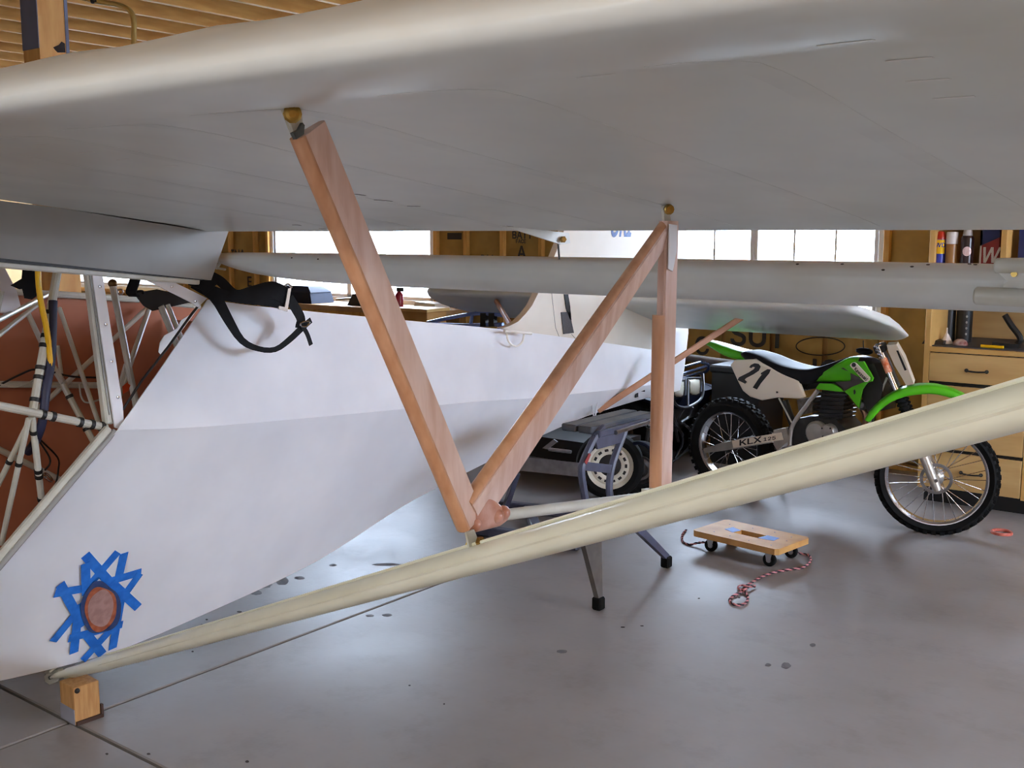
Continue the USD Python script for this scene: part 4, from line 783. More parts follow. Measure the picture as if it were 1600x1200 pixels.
put('clamp_bolts', cat(*[lathe([(0, 0), (.008, 0), (.008, .01), (0, .012)], bp(1369 + k * 2.6, 541 + 6 * k, .115), BT, 8) for k in range(4)]), CHROME, BK, kind='stuff')
put('front_plate', loft([[bp(x, y) + FAX * w for x, y in [(1387, 537), (1402, 536), (1414, 557), (1429, 597), (1417, 599), (1411, 588), (1399, 568), (1390, 548)]] for w in (-.09, -.085, .085, .09)]), BWH, BK)
put('plate_mark', plate([bp(x, y) - FAX * -.0915 if FAX @ BT > 0 else bp(x, y) - FAX * .0915 for x, y in [(1402, 545), (1405, 545), (1418, 575), (1415, 576)]], .002, BT), BLK, BK)
o0 = FW_ - FA
def fband(top, bot, w, n=18):
    m_ = band(top, bot, w, n, .5); c = FW_; V = m_.vertices - c; a = math.atan2(FD[1], FD[0]) - math.atan2(-BD[1], -BD[0]); ca_, sa = math.cos(a), math.sin(a)
    m_.vertices = c + np.c_[V[:, 0] * ca_ - V[:, 1] * sa, V[:, 0] * sa + V[:, 1] * ca_, V[:, 2]]; return m_
put('front_fender', fband([(1364, 648), (1372, 634), (1391, 616), (1413, 603), (1436, 598), (1460, 599), (1483, 606), (1502, 616), (1524, 634), (1538, 652)], [(1372, 652), (1382, 640), (1397, 626), (1417, 617), (1438, 614), (1458, 614), (1478, 619), (1496, 628), (1516, 644), (1532, 660)], [.05, .06, .065, .065, .065, .06, .05]), LIME, BK, sm=50)
put('brake_disc', rev([(.066, -.002), (.082, -.002), (.082, .002), (.066, .002)], FW_ + FAX * .055 * (1 if FAX @ BT > 0 else -1), FAX, 28), STEEL, BK)
put('brake_hose', tube(smooth([bp(1386, 590, .08), bp(1376, 615, .08), bp(1364, 642, .06), bp(1358, 664, .05)], 20), .007, 8), SIL, BK)
# ------------------------------------------------------------------ quad bike behind the tail
QX, QY = -3.55, 6.66
QD = thing('quad_bike', 'black quad bike with twin headlights and tubular front bumper parked behind the tail', 'quad bike', (-4.2, QY, 0))
QBL = M('dark_blue_gloss', (16, 22, 40), (22, 30, 52), rough=.6, spec=.2); QLENS = M('headlight_lens', (190, 186, 170), rough=.1, spec=.8); QTUBE = M('satin_black_tube', (40, 40, 44), (50, 50, 54), rough=.3)
qa = lambda x, y, d=0.: at(x, y, X=QX + d)
for k, (x, y) in enumerate(((1060, 607), (1085, 604))):
    g = group_at(QD, 'headlight')
    put('housing', hull([qa(x + dx * 11, y + dy * 15, -.12) for dx, dy in ((-1, -1), (1, -1), (1, .7), (.6, 1), (-.6, 1), (-1, .7))] + [qa(x + dx * 10, y + dy * 14, .0) for dx, dy in ((-1, -1), (1, -1), (1, .7), (.6, 1), (-.6, 1), (-1, .7))]), BLK, g)
    put('lens', loft([[qa(x + dx * 8.5 * s, y + 1 + dy * 11.5 * s, h) for dx, dy in ((-1, -1), (0, -1.1), (1, -1), (1.05, 0), (.9, .8), (.4, 1.05), (-.4, 1.05), (-.9, .8), (-1.05, 0))] for s, h in ((1, 0), (.97, .012), (.7, .026), (.3, .032))]), QLENS, g)
hood = put('hood', hull([A(x, y, z) for x, y, z in [(QX + .0, QY - .22, .50), (QX + .0, QY + .24, .50), (QX - .16, QY - .24, .55), (QX - .16, QY + .24, .55), (QX - .75, QY - .18, .66), (QX - .75, QY + .18, .66), (QX - .7, QY - .2, .4), (QX - .7, QY + .2, .4), (QX - .06, QY - .2, .4), (QX - .06, QY + .2, .4)]]), QBL, QD, sm=30)
for s in (-1, 1):
    put('front_fender', loft([[A(QX - .02 - .75 * t, QY + s * (.22 + .24 * u), .47 + .09 * math.sin(math.pi * (t * .8 + .15)) - .05 * u + dz) for u, dz in ((0, 0), (.5, 0), (1, 0), (1, -.02), (.5, -.015), (0, -.02))] for t in np.linspace(0, 1, 9)]), QBL, QD, sm=50)
    put('rear_fender', loft([[A(QX - .98 - .6 * t, QY + s * (.18 + .28 * u), .60 + .13 * math.sin(math.pi * (t * .8 + .1)) - .04 * u + dz) for u, dz in ((0, 0), (.5, 0), (1, 0), (1, -.02), (.5, -.015), (0, -.02))] for t in np.linspace(0, 1, 9)]), QBL, QD, sm=50)
    for x in (QX - .35, QX - 1.35):
        g = group_at(QD, 'wheel'); c = A(x, QY + s * .36, .245)
        put('tyre', rev([(.10, -.09), (.15, -.11), (.215, -.105), (.243, -.07), (.245, 0), (.243, .07), (.215, .105), (.15, .11), (.10, .09)], c, A(0, 1, 0), 32), RUB, g)
        put('rim', lathe([(0, -.05), (.05, -.06), (.11, -.085), (.118, -.09), (.118, .09), (.11, .085), (.05, .06), (0, .05)], c, A(0, 1, 0), 24), STEEL, g)
        put('tread_knobs', cat(*[obox(c + A(math.cos(a), 0, math.sin(a)) * .243 + A(0, w, 0), A(math.cos(a), 0, math.sin(a)) * .01, A(-math.sin(a), 0, math.cos(a)) * .014, A(0, .02, 0)) for i in range(26) for w in (-.06, 0, .06) for a in [2 * math.pi * (i + (.5 if w == 0 else 0)) / 26]]), RUB, g, sm=False, kind='stuff')
put('seat', hull([A(x, QY + s * w, z) for s in (-1, 1) for x, w, z in [(QX - .72, .1, .74), (QX - .85, .13, .80), (QX - 1.4, .14, .83), (QX - 1.45, .12, .74), (QX - .75, .12, .66)]]), SEATM, QD)
put('chassis', hull([A(x, QY + s * .17, z) for s in (-1, 1) for x, z in [(QX - .1, .3), (QX - .1, .5), (QX - 1.5, .55), (QX - 1.5, .3)]]), ENG, QD)
# rack bars (shiny), bumper loop
for k, (a, b) in enumerate([((1052, 578), (1094, 566)), ((1054, 588), (1108, 571)), ((1050, 596), (1100, 580)), ((1048, 604), (1092, 588))]):
    put('rack_bar', tube([qa(*a, -.10 - .08 * k), qa(*b, -.10 - .08 * k)], .011, 10), M('glossy_rack_tube', (70, 80, 100), (80, 90, 112), rough=.12, metal=.6) if k == 0 else '/World/Looks/glossy_rack_tube', QD)
put('rack_end', tube(smooth([qa(1096, 566, -.1), qa(1107, 570, -.1), qa(1106, 578, -.12), qa(1096, 584, -.2)], 16), .012, 10), '/World/Looks/glossy_rack_tube', QD)
put('bumper', tube(smooth([qa(1049, 590, .1), qa(1051, 618, .12), qa(1056, 632, .12), qa(1068, 637, .12), qa(1082, 633, .12), qa(1096, 622, .12), qa(1099, 606, .1), qa(1098, 584, .06)], 36), .0095, 10), QTUBE, QD)
put('bumper', tube([qa(1075, 592, .1), qa(1075, 634, .12)], .0085, 8), QTUBE, QD)
put('bumper', tube(smooth([qa(1050, 640, .1), qa(1056, 660, .08), qa(1067, 680, .0)], 12), .009, 8), QTUBE, QD)
put('bumper', tube(smooth([qa(1068, 640, .1), qa(1060, 656, .08), qa(1056, 668, .05), qa(1060, 690, 0)], 12), .009, 8), QTUBE, QD)
put('bumper', tube(smooth([qa(1082, 636, .1), qa(1076, 652, .08), qa(1064, 660, .08), qa(1070, 664, .08), qa(1080, 674, .06), qa(1081, 692, .03), qa(1070, 706, 0), qa(1050, 722, 0)], 30), .010, 8), QTUBE, QD)
put('suspension_arm', tube(smooth([qa(1052, 660, .06), qa(1064, 676, .05), qa(1066, 694, .03), qa(1054, 716, 0)], 16), .009, 8), QTUBE, QD)
put('handlebar', tube(smooth([A(QX - .6, QY - .38, .93), A(QX - .55, QY - .15, .9), A(QX - .5, QY, .84), A(QX - .55, QY + .15, .9), A(QX - .6, QY + .38, .93)], 24), .012, 8), QTUBE, QD)
# black drum bag above, grey tube behind
solo('grey_roll', tube([at(1068, 558, Y=7.2), at(1150, 569, Y=7.2)], .028, 14), M('grey_cloth_roll', (96, 90, 86), (106, 100, 96), rough=.7), 'grey rolled cloth lying along the wall over the quad bike rack', 'roll')
bk_ = thing('storage_bin', 'black lidded storage bin against the wall behind the dirt bike tail', 'bin', at(1140, 700, Y=6.9))
zb = at(1140, 572, Y=6.75)[2]
put('body', hull([A(x, y, z) for x in (at(1112, 600, Y=6.75)[0], at(1186, 600, Y=6.75)[0]) for y in (6.75, 7.15) for z in (.0, zb - .04)]), BLK, bk_)
put('lid', box(at(1109, 600, Y=6.75)[0], at(1189, 600, Y=6.75)[0], 6.73, 7.17, zb - .05, zb, .015), BLK, bk_)

# ------------------------------------------------------------------ small trailer under the tail
TR = thing('utility_trailer', 'low dark utility trailer with a white slotted wheel rim under the aeroplane tail', 'trailer', (-4.0, 5.7, 0))
CREAMR = M('cream_rim', (206, 200, 182), (216, 211, 196), scale=20, rough=.4); GAL = M('grey_galvanised', (150, 152, 160), (170, 172, 180), scale=20, rough=.4, metal=.3); DECK = M('dark_deck', (20, 19, 19), (28, 26, 25), rough=.6)
wc = at(953, 724, Y=5.45); wa = nrm(A(.55, -.83, 0))
def small_wheel(par, c, ax, R, rim, w, rimm, slots, hubm, dish):
    g = group_at(par, 'wheel'); x, y, z = basis(ax)
    put('tyre', rev([(rim, -w * .8), (rim + .012, -w), ((R + rim) / 2, -w * 1.1), (R - .008, -w * .8), (R, -w * .3), (R, w * .3), (R - .008, w * .8), ((R + rim) / 2, w * 1.1), (rim + .012, w), (rim, w * .8)], c, ax, 36), RUB, g)
    put('rim', rev([(rim * .5, w * .35), (rim * .62, w * .55), (rim * .8, w * .55), (rim * .88, w * .4), (rim * .98, w * .8), (rim * 1.04, w * .95), (rim * 1.04, -w * .8), (rim * .95, -w * .8), (rim * .8, w * .2), (rim * .5, w * .2), (rim * .5, w * .35)], c, ax, 36), rimm, g)
    put('hub', lathe([(0, w * .1), (rim * .5, w * .1), (rim * .5, w * .3), (rim * .2, w * dish), (0, w * dish)], c, ax, 24), hubm, g)
    for k in range(slots):
        a = 2 * math.pi * k / slots; e = math.cos(a) * x + math.sin(a) * y; t_ = np.cross(ax, e); put('slot', obox(c + e * rim * .71 + nrm(ax) * w * .555, e * rim * .055, t_ * rim * .085, nrm(ax) * .001), BLK, g)
    return g
small_wheel(TR, A(wc[0], wc[1], .2), wa, .205, .135, .05, CREAMR, 14, DECK, .5)
w2 = at(1000, 731, Y=5.62)
small_wheel(TR, A(w2[0], w2[1], .165), nrm(A(.5, -.86, 0)), .168, .085, .055, STEEL, 0, STEEL, .9)
bx_ = [at(x, y, Y=5.85) for x, y in [(806, 664), (905, 664), (905, 742), (806, 742)]]
put('deck_box', box(bx_[0][0], bx_[1][0] + .35, 5.6, 6.05, .14, bx_[0][2]), DECK, TR)
put('side_beam', hull([at(x, y, Y=5.15 + d) for x, y in [(800, 712), (914, 724), (914, 746), (800, 734)] for d in (0, .05)]), GAL, TR)
put('wheel_guard', tube(smooth([at(x, y, Y=5.5) for x, y in [(976, 706), (984, 696), (998, 692), (1012, 697), (1020, 708)]], 16), .012, 8), QBL, TR)
put('cross_tube', tube([at(858, 702, Y=5.5), at(892, 706, Y=5.5)], .012, 8), GAL, TR)
put('corner_plate', plate([at(x, y, Y=5.5) for x, y in [(848, 700), (866, 686), (872, 690), (856, 702)]], .006, A(0, -1, 0)), GAL, TR)
put('fender_lamp', trimesh.creation.icosphere(2, .03).apply_translation(at(1014, 662, Y=5.7)), CHROME, TR, sm=True)
put('lamp_stalk', tube([at(1014, 664, Y=5.7), at(1006, 720, Y=5.7)], .012, 8), DECK, TR)

# ------------------------------------------------------------------ folding workbench
WM = thing('folding_workbench', 'grey-blue folding workbench with splayed metal legs beside the tail', 'workbench', (-2.8, 4.1, 0))
WMM = M('grey_blue_enamel', (70, 74, 92), (82, 86, 106), scale=20, rough=.4); WML = M('grey_leg_enamel', (84, 80, 76), (96, 91, 86), scale=20, rough=.4); JAW = M('worn_jaw_board', (58, 66, 78), (84, 86, 90), scale=10, rough=.5)
XN, XFR = -2.47, -2.98
f1, f2 = at(935, 952, Z=.0), at(1041, 886, Z=.0)
for f_, top, wd in ((f1, at(918, 800, X=XN), .085), (f2, at(960, 790, X=XN), .022)):
    d = nrm(top - f_); s_ = nrm(np.cross(d, (1, 0, 0)))
    lg = put('leg', hull([f_ + A(0, 0, .05) + s_ * w + A(t, 0, 0) for w in (-.014, .014) for t in (-.012, .012)] + [top + s_ * w + A(t, 0, 0) for w in (-wd, wd) for t in (-.012, .012)]), WML if f_ is f1 else WMM, WM)
    put('foot_pad', box(f_[0] - .022, f_[0] + .022, f_[1] - .022, f_[1] + .022, 0, .055, .006), RUB, lg)
for P_ in ([(918, 800), (909, 742), (912, 720), (930, 682), (942, 668)], [(956, 796), (952, 760), (958, 722), (972, 684), (978, 664)]):
    put('upright', tube(smooth([at(x, y, X=XN) for x, y in P_], 20), .016, 8), WMM, WM)
put('cross_bar', beam(at(912, 728, X=XN), at(956, 733, X=XN), .015, .036, (0, 0, 1)), WMM, WM)
put('end_plate', plate([at(x, y, X=XN + .01) for x, y in [(930, 680), (974, 668), (976, 690), (934, 702)]], .01, A(-1, 0, 0)), WMM, WM)
put('decal', plate([at(x, y, X=XN + .017) for x, y in [(913, 722), (920, 708), (923, 710), (916, 726)]], .002, A(1, 0, 0)), M('red_decal', (150, 60, 60), rough=.4), WM)
ja, jb_ = at(930, 678, X=XN), at(1004, 656, X=XN); zj = ja[2]
for x0_, x1_ in ((XN - .075, XN - .005), (XN - .16, XN - .085)):
    put('jaw', box(x0_, x1_, ja[1] - .02, jb_[1] + .10, zj, zj + .03, .005), JAW, WM)
put('jaw_bracket', beam(A(XN + .012, ja[1], zj), A(XN + .012, jb_[1], zj), .022, .03, ch=.004), WMM, WM)
put('vice_screw', tube([at(962, 676, X=XN + .03), at(1012, 660, X=XN + .03)], .01, 8), STEEL, WM)
fz = lambda x, y, z=.03: at(x, y, Z=z)
for p_, q_ in (((742, 826), (905, 852)), ((778, 788), (975, 812)), ((826, 796), (844, 842))): put('base_step', beam(fz(*p_), fz(*q_), .055, .05, ch=.006), WMM, WM)
lt_ = fz(790, 793); put('leg', beam(lt_, at(808, 738, Y=lt_[1] - .1), .03, .03), WMM, WM)
# ------------------------------------------------------------------ dolly and rope
ZD = .105
DC = [at(x, y, Z=ZD) for x, y in [(1084, 825), (1132, 814), (1266, 836), (1214, 863)]]
c0 = sum(DC) / 4; ex = nrm((DC[3] - DC[0]) + (DC[2] - DC[1])); ey = np.cross((0, 0, 1), ex); hx = .5 * np.linalg.norm((DC[3] - DC[0] + DC[2] - DC[1]) / 2); hy = .5 * abs(((DC[1] - DC[0] + DC[2] - DC[3]) / 2) @ ey)
DL = thing('furniture_dolly', 'small plywood dolly with black casters and blue tape scraps on the floor', 'dolly', A(c0[0], c0[1], 0))
dd = lambda u, v, z: c0 + ex * u * hx + ey * v * hy + A(0, 0, z - ZD)
DPLY = M('plywood_edge', (190, 140, 76), (208, 162, 98), scale=8, rough=.55)
out = [dd(u, v, ZD - .03) for u, v in [(-.94, -1), (.94, -1), (1, -.9), (1, .9), (.94, 1), (-.94, 1), (-1, .9), (-1, -.9)]]
put('deck', plate(out, .03, A(0, 0, 1), holes=[[dd(u, v, ZD - .03) for u, v in [(-.28, -.28), (.30, -.28), (.30, .18), (-.28, .18)]]]), DPLY, DL)
put('tape_scrap', plate([dd(u, v, ZD + .0006) for u, v in [(-.56, -.15), (-.30, -.30), (-.26, .1), (-.52, .26)]], .0008, A(0, 0, 1)), M('pale_blue_tape', (116, 152, 214), (128, 164, 224), rough=.6), DL)
put('tape_scrap', plate([dd(u, v, ZD + .0006) for u, v in [(.28, -.30), (.62, -.22), (.60, .2), (.32, .2)]], .0008, A(0, 0, 1)), '/World/Looks/pale_blue_tape', DL)
for u, v in [(-.6, -.66), (-.2, -.7), (.25, -.72), (.75, -.7), (.8, .1), (.72, .6), (.3, .7), (-.2, .65), (-.7, .5)]:
    put('screw', lathe([(0, 0), (.004, 0), (.003, .0012), (0, .0014)], dd(u, v, ZD), A(0, 0, 1), 8), STEEL, DL)
for (u, v), an in zip([(-.68, -.62), (.72, -.68), (.72, .62), (-.68, .6)], (.5, 1.1, .2, .7)):
    g = group_at(DL, 'caster'); c = dd(u, v, .032); ax = A(math.cos(an), math.sin(an), 0); ax = nrm(ex * math.cos(an) * .3 + ey * -1)
    put('tyre', rev([(.012, -.013), (.026, -.013), (.032, -.008), (.032, .008), (.026, .013), (.012, .013)], c, ax, 24), RUB, g)
    put('wheel_hub', lathe([(0, -.015), (.013, -.015), (.013, .015), (0, .015)], c, ax, 16), STEEL, g)
    put('fork', cat(*[hull([c + ax * s + nrm(np.cross(ax, (0, 0, 1))) * w + A(0, 0, z) for w, z in ((-.008, -.008), (.008, -.008), (-.02, ZD - .062), (.02, ZD - .062)) for s in (s0, s0 + .002)]) for s0 in (.0165, -.0185)], obox(c + A(0, 0, ZD - .064), ex * .024, ey * .024, A(0, 0, .0025))), ALU, g)
RPK, RDK = M('pink_cord', (186, 112, 116), (206, 138, 140), scale=90, rough=.8), M('dark_cord', (50, 34, 44), (66, 46, 56), scale=90, rough=.8)
RO = thing('rope', 'thin pink and black braided pull rope with knotted end loop on the floor', 'rope', at(1160, 930, Z=0))
def rope_path(px, z=.006): return [at(x, y, Z=z if len(k) == 0 else k[0]) for x, y, *k in px]
pth = smooth(rope_path([(1072, 828), (1066, 836), (1067, 846), (1078, 851), (1092, 848, .02), (1120, 846, .05)]), 60)
pth2 = smooth(rope_path([(1236, 862, .03), (1252, 865), (1264, 868), (1266, 877), (1256, 886), (1240, 889), (1215, 893), (1193, 900), (1178, 908), (1164, 917), (1158, 925), (1146, 931), (1140, 938), (1146, 944), (1158, 945), (1167, 940), (1168, 931), (1163, 922, .012), (1170, 917, .014), (1180, 916, .008)]), 300)
for P_ in (pth, pth2):
    t_, N_, B_ = frames(P_); s_ = np.r_[0, np.cumsum(np.linalg.norm(np.diff(P_, axis=0), axis=1))]; Q = np.interp(np.linspace(0, s_[-1], int(s_[-1] / .006)), s_, np.arange(len(P_)))
    ip = lambda V: np.array([np.interp(Q, np.arange(len(P_)), V[:, k]) for k in range(3)]).T
    P2, N2, B2 = ip(P_), ip(N_), ip(B_); a = np.linspace(0, s_[-1] / .045 * 2 * math.pi, len(P2))[:, None]
    for mt_, ph in ((RPK, 0), (RDK, math.pi)): put('strand', tube(P2 + .0028 * (np.cos(a + ph) * N2 + np.sin(a + ph) * B2), .0038, 6), mt_, RO)
put('knot', cat(*[tube(smooth([at(1160 + 7 * math.cos(t + k), 918 + 3.6 * math.sin(t + k), Z=.008 + .006 * math.sin(2 * t + k)) for t in np.linspace(0, 5.2, 8)], 24), .0042, 6) for k in (0, 2)]), RPK, RO)

# ------------------------------------------------------------------ drawer cabinet with shelves
YC = 6.49; CB_ = thing('drawer_cabinet', 'pale wooden garage cabinet with open shelves over flush drawers beside the dirt bike', 'cabinet', (-1.5, YC, 0))
MAP = M('pale_maple_board', (190, 152, 94), (202, 166, 108), scale=3, rough=.5, stretch=(1, 1, 5)); MAPE = M('board_edge', (196, 152, 84), (206, 164, 96), scale=6, rough=.55)
cx = lambda px, py=545: at(px, py, Y=YC)[0]
cz = lambda px, py: at(px, py, Y=YC)[2]
CX0, CX1 = cx(1444, 545) - .0, cx(1597, 780); CX2 = .35; zt = cz(1445, 541)
put('side', box(CX0, CX0 + .032, YC, 7.22, .09, 2.3, .002), MAPE, CB_)
put('side', box(CX1 - .01, CX1 + .014, YC, 7.22, .09, zt - .03, .002), MAPE, CB_)
put('side', box(CX2, CX2 + .03, YC, 7.22, .09, 2.3, .002), MAPE, CB_)
xd = cx(1568, 390); put('divider', box(xd - .016, xd + .016, YC, 7.2, 1.40, 2.3, .002), MAPE, CB_)
put('back', box(CX0, CX2, 7.2, 7.225, .09, 2.3), MAP, CB_)
put('counter', box(CX0 + .03, CX2, YC - .004, 7.2, zt - .028, zt, .002), MAPE, CB_)
put('counter_mat', box(CX0 + .034, CX2 - .01, YC + .03, 7.19, zt, zt + .006, .001), M('dark_grey_mat', (58, 58, 64), (66, 66, 72), rough=.6), CB_, label='dark grey counter mat')
ZSH = 1.36
put('shelf', box(CX0 + .03, CX2, YC + .01, 7.2, ZSH - .022, ZSH, .002), MAPE, CB_); put('shelf', box(CX0 + .03, CX2, YC + .01, 7.2, 1.80, 1.822, .002), MAPE, CB_)
put('plinth', box(CX0 + .02, CX2, YC + .07, 7.2, 0, .09), BLK, CB_, label='black recessed plinth')
put('carcass_face', box(CX0 + .03, CX2, YC + .02, YC + .04, .09, zt - .03), BLK, CB_, label='dark gap behind the drawer fronts')
zs = [.105, cz(1560, 742), cz(1560, 735), cz(1530, 606) - .20, cz(1530, 606) - .208, cz(1530, 606), cz(1530, 601), zt - .034]
zs = [.1, .315, .335, .50, .515, cz(1520, 606), cz(1520, 600), zt - .034]
for x0_, x1_ in ((CX0 + .034, CX1 - .014), (CX1 + .018, CX2 - .004)):
    for k in range(4):
        a, b = zs[2 * k], zs[2 * k + 1]; dr = put('drawer', box(x0_, x1_, YC - .001, YC + .02, a, b, .002), MAP, CB_)
        hp = ((x0_ + x1_) / 2, (a + b) / 2)
        if x0_ < -1.5 and k == 3: hp = (at(1526, 581, Y=YC)[0], at(1526, 580, Y=YC)[2])
        put('handle', cat(tube(smooth([A(hp[0] - .055, YC, hp[1]), A(hp[0] - .05, YC - .022, hp[1]), A(hp[0], YC - .026, hp[1] - .003), A(hp[0] + .05, YC - .022, hp[1]), A(hp[0] + .055, YC, hp[1])], 24), .005, 8), *[lathe([(0, 0), (.011, 0), (.011, .004), (.007, .006), (0, .006)], A(hp[0] + s * .055, YC - .001, hp[1]), A(0, -1, 0), 12) for s in (-1, 1)]), BLK, dr)
# things on the shelf
def can(name, label, cat_, px, py0, r, h, parts, Y=6.55, z0=ZSH, group=None):
    x = at(px, py0, Y=Y)[0]; t = thing(name, label, cat_, (x, Y, z0), group)
    for pn, prof, mt_, *lb in parts: put(pn, lathe([(a * r, b * h) for a, b in prof], A(x, Y, z0), A(0, 0, 1), 24), mt_, t)
    return t, x, Y, z0
SPB, SPY, SPR = M('royal_blue_label', (38, 46, 150), (48, 58, 168), rough=.3), M('label_yellow', (238, 190, 20), rough=.3), M('red_plastic', (196, 50, 26), rough=.35)
def curved_mark(P, c, r, zc, mat, par, name='label_mark', t=.0008):
    """patch on a cylinder: P in (arc metres, height) around the direction of the camera"""
    a0 = math.atan2(-c[1], -c[0]); g_ = sg.Polygon(P); tr_ = trimesh.creation.extrude_polygon(g_, .001, engine='earcut'); tr_ = tr_.subdivide().subdivide(); V = tr_.vertices; a = a0 + V[:, 0] / r
    tr_.vertices = np.c_[c[0] + (r + t + V[:, 2]) * np.cos(a), c[1] + (r + t + V[:, 2]) * np.sin(a), zc + V[:, 1]]; return put(name, tr_, mat, par, sm=False)
t1, x_, y_, z_ = can('spray_can', 'blue and yellow spray can with red cap on the cabinet shelf', 'spray can', 1469, 390, .030, .235, [('body', [(0, 0), (.96, 0), (1, .02), (1, .80), (.9, .85), (.55, .88), (0, .88)], SPB), ('cap', [(0, .8), (1.01, .8), (1.01, .86), (.7, .98), (.3, 1.0), (0, 1.0)], SPR)])
curved_mark([(-.026, .0), (.026, .0), (.026, .075), (.0, .05) if False else (.026, .08), (-.026, .08)], (x_, y_), .030, z_ + .085 + .02, SPY, t1)
lt = meshkit.text_mesh('WD', .024, .0006, True); lt.apply_translation(-A(*lt.bounds.mean(0)[:2], 0)); V = lt.vertices; a0 = math.atan2(-y_, -x_); a = a0 + V[:, 0] / .030; lt.vertices = np.c_[x_ + (.0322 + V[:, 2]) * np.cos(a), y_ + (.0322 + V[:, 2]) * np.sin(a), z_ + .155 + V[:, 1]]
put('lettering', lt, SPB, t1, sm=False)
AMB = M('amber_liquid_plastic', (150, 104, 52), (170, 122, 66), rough=.3); WCAP = M('white_cap', (216, 206, 198), rough=.4)
can('oil_bottle', 'amber bottle with broad white cap beside the blue and yellow spray can', 'bottle', 1487, 390, .032, .23, [('body', [(0, 0), (.95, 0), (1, .03), (1, .66), (.9, .70), (0, .70)], AMB), ('cap', [(0, .70), (1.0, .70), (1.02, .74), (1.0, .98), (.9, 1), (0, 1)], WCAP)])
t3, x3, y3, z3 = can('spray_bottle', 'dark spray can with a pale round emblem between amber bottle and red box', 'spray can', 1511, 390, .036, .25, [('body', [(0, 0), (.96, 0), (1, .02), (1, .76), (.85, .82), (.6, .84), (0, .84)], M('dark_maroon_can', (40, 24, 26), (50, 30, 32), rough=.25)), ('cap', [(0, .80), (.7, .80), (.72, .86), (.6, 1), (0, 1)], M('pale_grey_cap', (180, 176, 172), rough=.4))])
curved_mark([(.024 * math.cos(t) , .027 * math.sin(t)) for t in np.linspace(0, 6.28, 17)[:-1]], (x3, y3), .036, z3 + .12, M('pale_pink_emblem', (220, 190, 186), rough=.3), t3, 'emblem')
bxp = at(1546, 390, Y=6.58); t4 = thing('red_blue_box', 'red and blue carton with a big white letter on the cabinet shelf', 'box', (bxp[0], 6.58, ZSH))
CR_ = M('carton_red', (150, 40, 36), rough=.4); put('body', box(bxp[0] - .052, bxp[0] + .052, 6.58, 6.66, ZSH, ZSH + .25, .002), CR_, t4)
DB = M('carton_blue', (34, 44, 98), rough=.4); b_ = lambda P: plate([A(bxp[0] + x, 6.5795, ZSH + z) for x, z in P], .001, A(0, -1, 0))
put('panel', b_([(-.052, .25), (.052, .25), (.052, .20), (-.052, .15)]), DB, t4); put('panel', b_([(-.045, .005), (.045, .005), (.045, .035), (-.045, .035)]), DB, t4); put('panel', b_([(-.052, 0), (-.042, 0), (-.042, .25), (-.052, .25)]), WCAP, t4)
wm_ = meshkit.text_mesh('W', .085, .001, True); wm_.apply_translation(-A(*wm_.bounds.mean(0)[:2], 0)); Rm = np.eye(4); Rm[:3, 0], Rm[:3, 1], Rm[:3, 2], Rm[:3, 3] = A(.85, 0, 0), nrm(A(.18, 0, 1)), A(0, -1, 0), A(bxp[0] + .008, 6.579, ZSH + .10); wm_.apply_transform(Rm); put('lettering', wm_, WCAP, t4, sm=False)
bb = at(1604, 390, Y=6.6); solo('blue_carton', box(bb[0] - .04, bb[0] + .08, 6.58, 6.75, ZSH, ZSH + .26, .003), DB, 'plain dark blue carton at the frame edge on the cabinet shelf', 'box')
# things on the counter
zc_ = zt + .006
def bottle(px, lab, r, h): 
    x = at(px, 520, Y=6.85)[0]; t = thing('black_bottle', lab, 'bottle', (x, 6.85, zc_)); put('body', lathe([(0, 0), (r * .95, 0), (r, .01), (r, h * .72), (r * .5, h * .84), (r * .35, h * .86), (r * .35, h * .92), (0, h * .92)], A(x, 6.85, zc_), A(0, 0, 1), 20), BLK, t); put('cap', lathe([(0, h * .88), (r * .42, h * .88), (r * .42, h), (0, h)], A(x, 6.85, zc_), A(0, 0, 1), 16), BLK, t); return t, x
bottle(1481, 'black oil bottle standing behind the white funnel', .042, .27); tb_, xb = bottle(1506, 'black bottle with grey spots behind the red rag', .046, .27)
for k in range(4): curved_mark([(.006 * math.cos(t) + .012, .008 * math.sin(t)) for t in np.linspace(0, 6.28, 9)[:-1]], (xb, 6.85), .046, zc_ + .05 + .035 * k, GREYP, tb_, 'label_mark')
fn = at(1479, 530, Y=6.66); solo('funnel', lathe([(.034, 0), (.036, .004), (.012, .055), (.006, .062), (.004, .095), (.0025, .095), (.004, .06), (.01, .054), (.033, .002)], A(fn[0], 6.66, zc_), A(0, 0, 1), 24), M('white_funnel_plastic', (226, 214, 206), rough=.4), 'white plastic funnel standing upside down on the counter', 'funnel')
rg = at(1501, 528, Y=6.62); solo('rag', hull([A(rg[0] + .042 * math.cos(a) * k, 6.62 + .03 * math.sin(a) * k, zc_ + z) for a in np.linspace(0, 6.28, 12) for k, z in ((1, 0), (1.02, .012), (.8, .028), (.4, .036))]), M('red_white_rag', (120, 52, 44), (190, 170, 160), scale=26, rough=.9), 'crumpled red and white rag on the counter beside the funnel', 'rag')
tr = at(1462, 533, Y=6.6); solo('tool_tray', hull([A(tr[0] + a, 6.62 + b, zc_ + z) for a, b, z in [(-.07, -.05, 0), (.05, -.05, 0), (.05, .07, 0), (-.07, .07, 0), (-.06, -.03, .026), (.05, -.03, .02), (.05, .05, .022), (-.06, .05, .03)]]), BLK, 'low black tool case on the counter at the cabinet side', 'tool case')
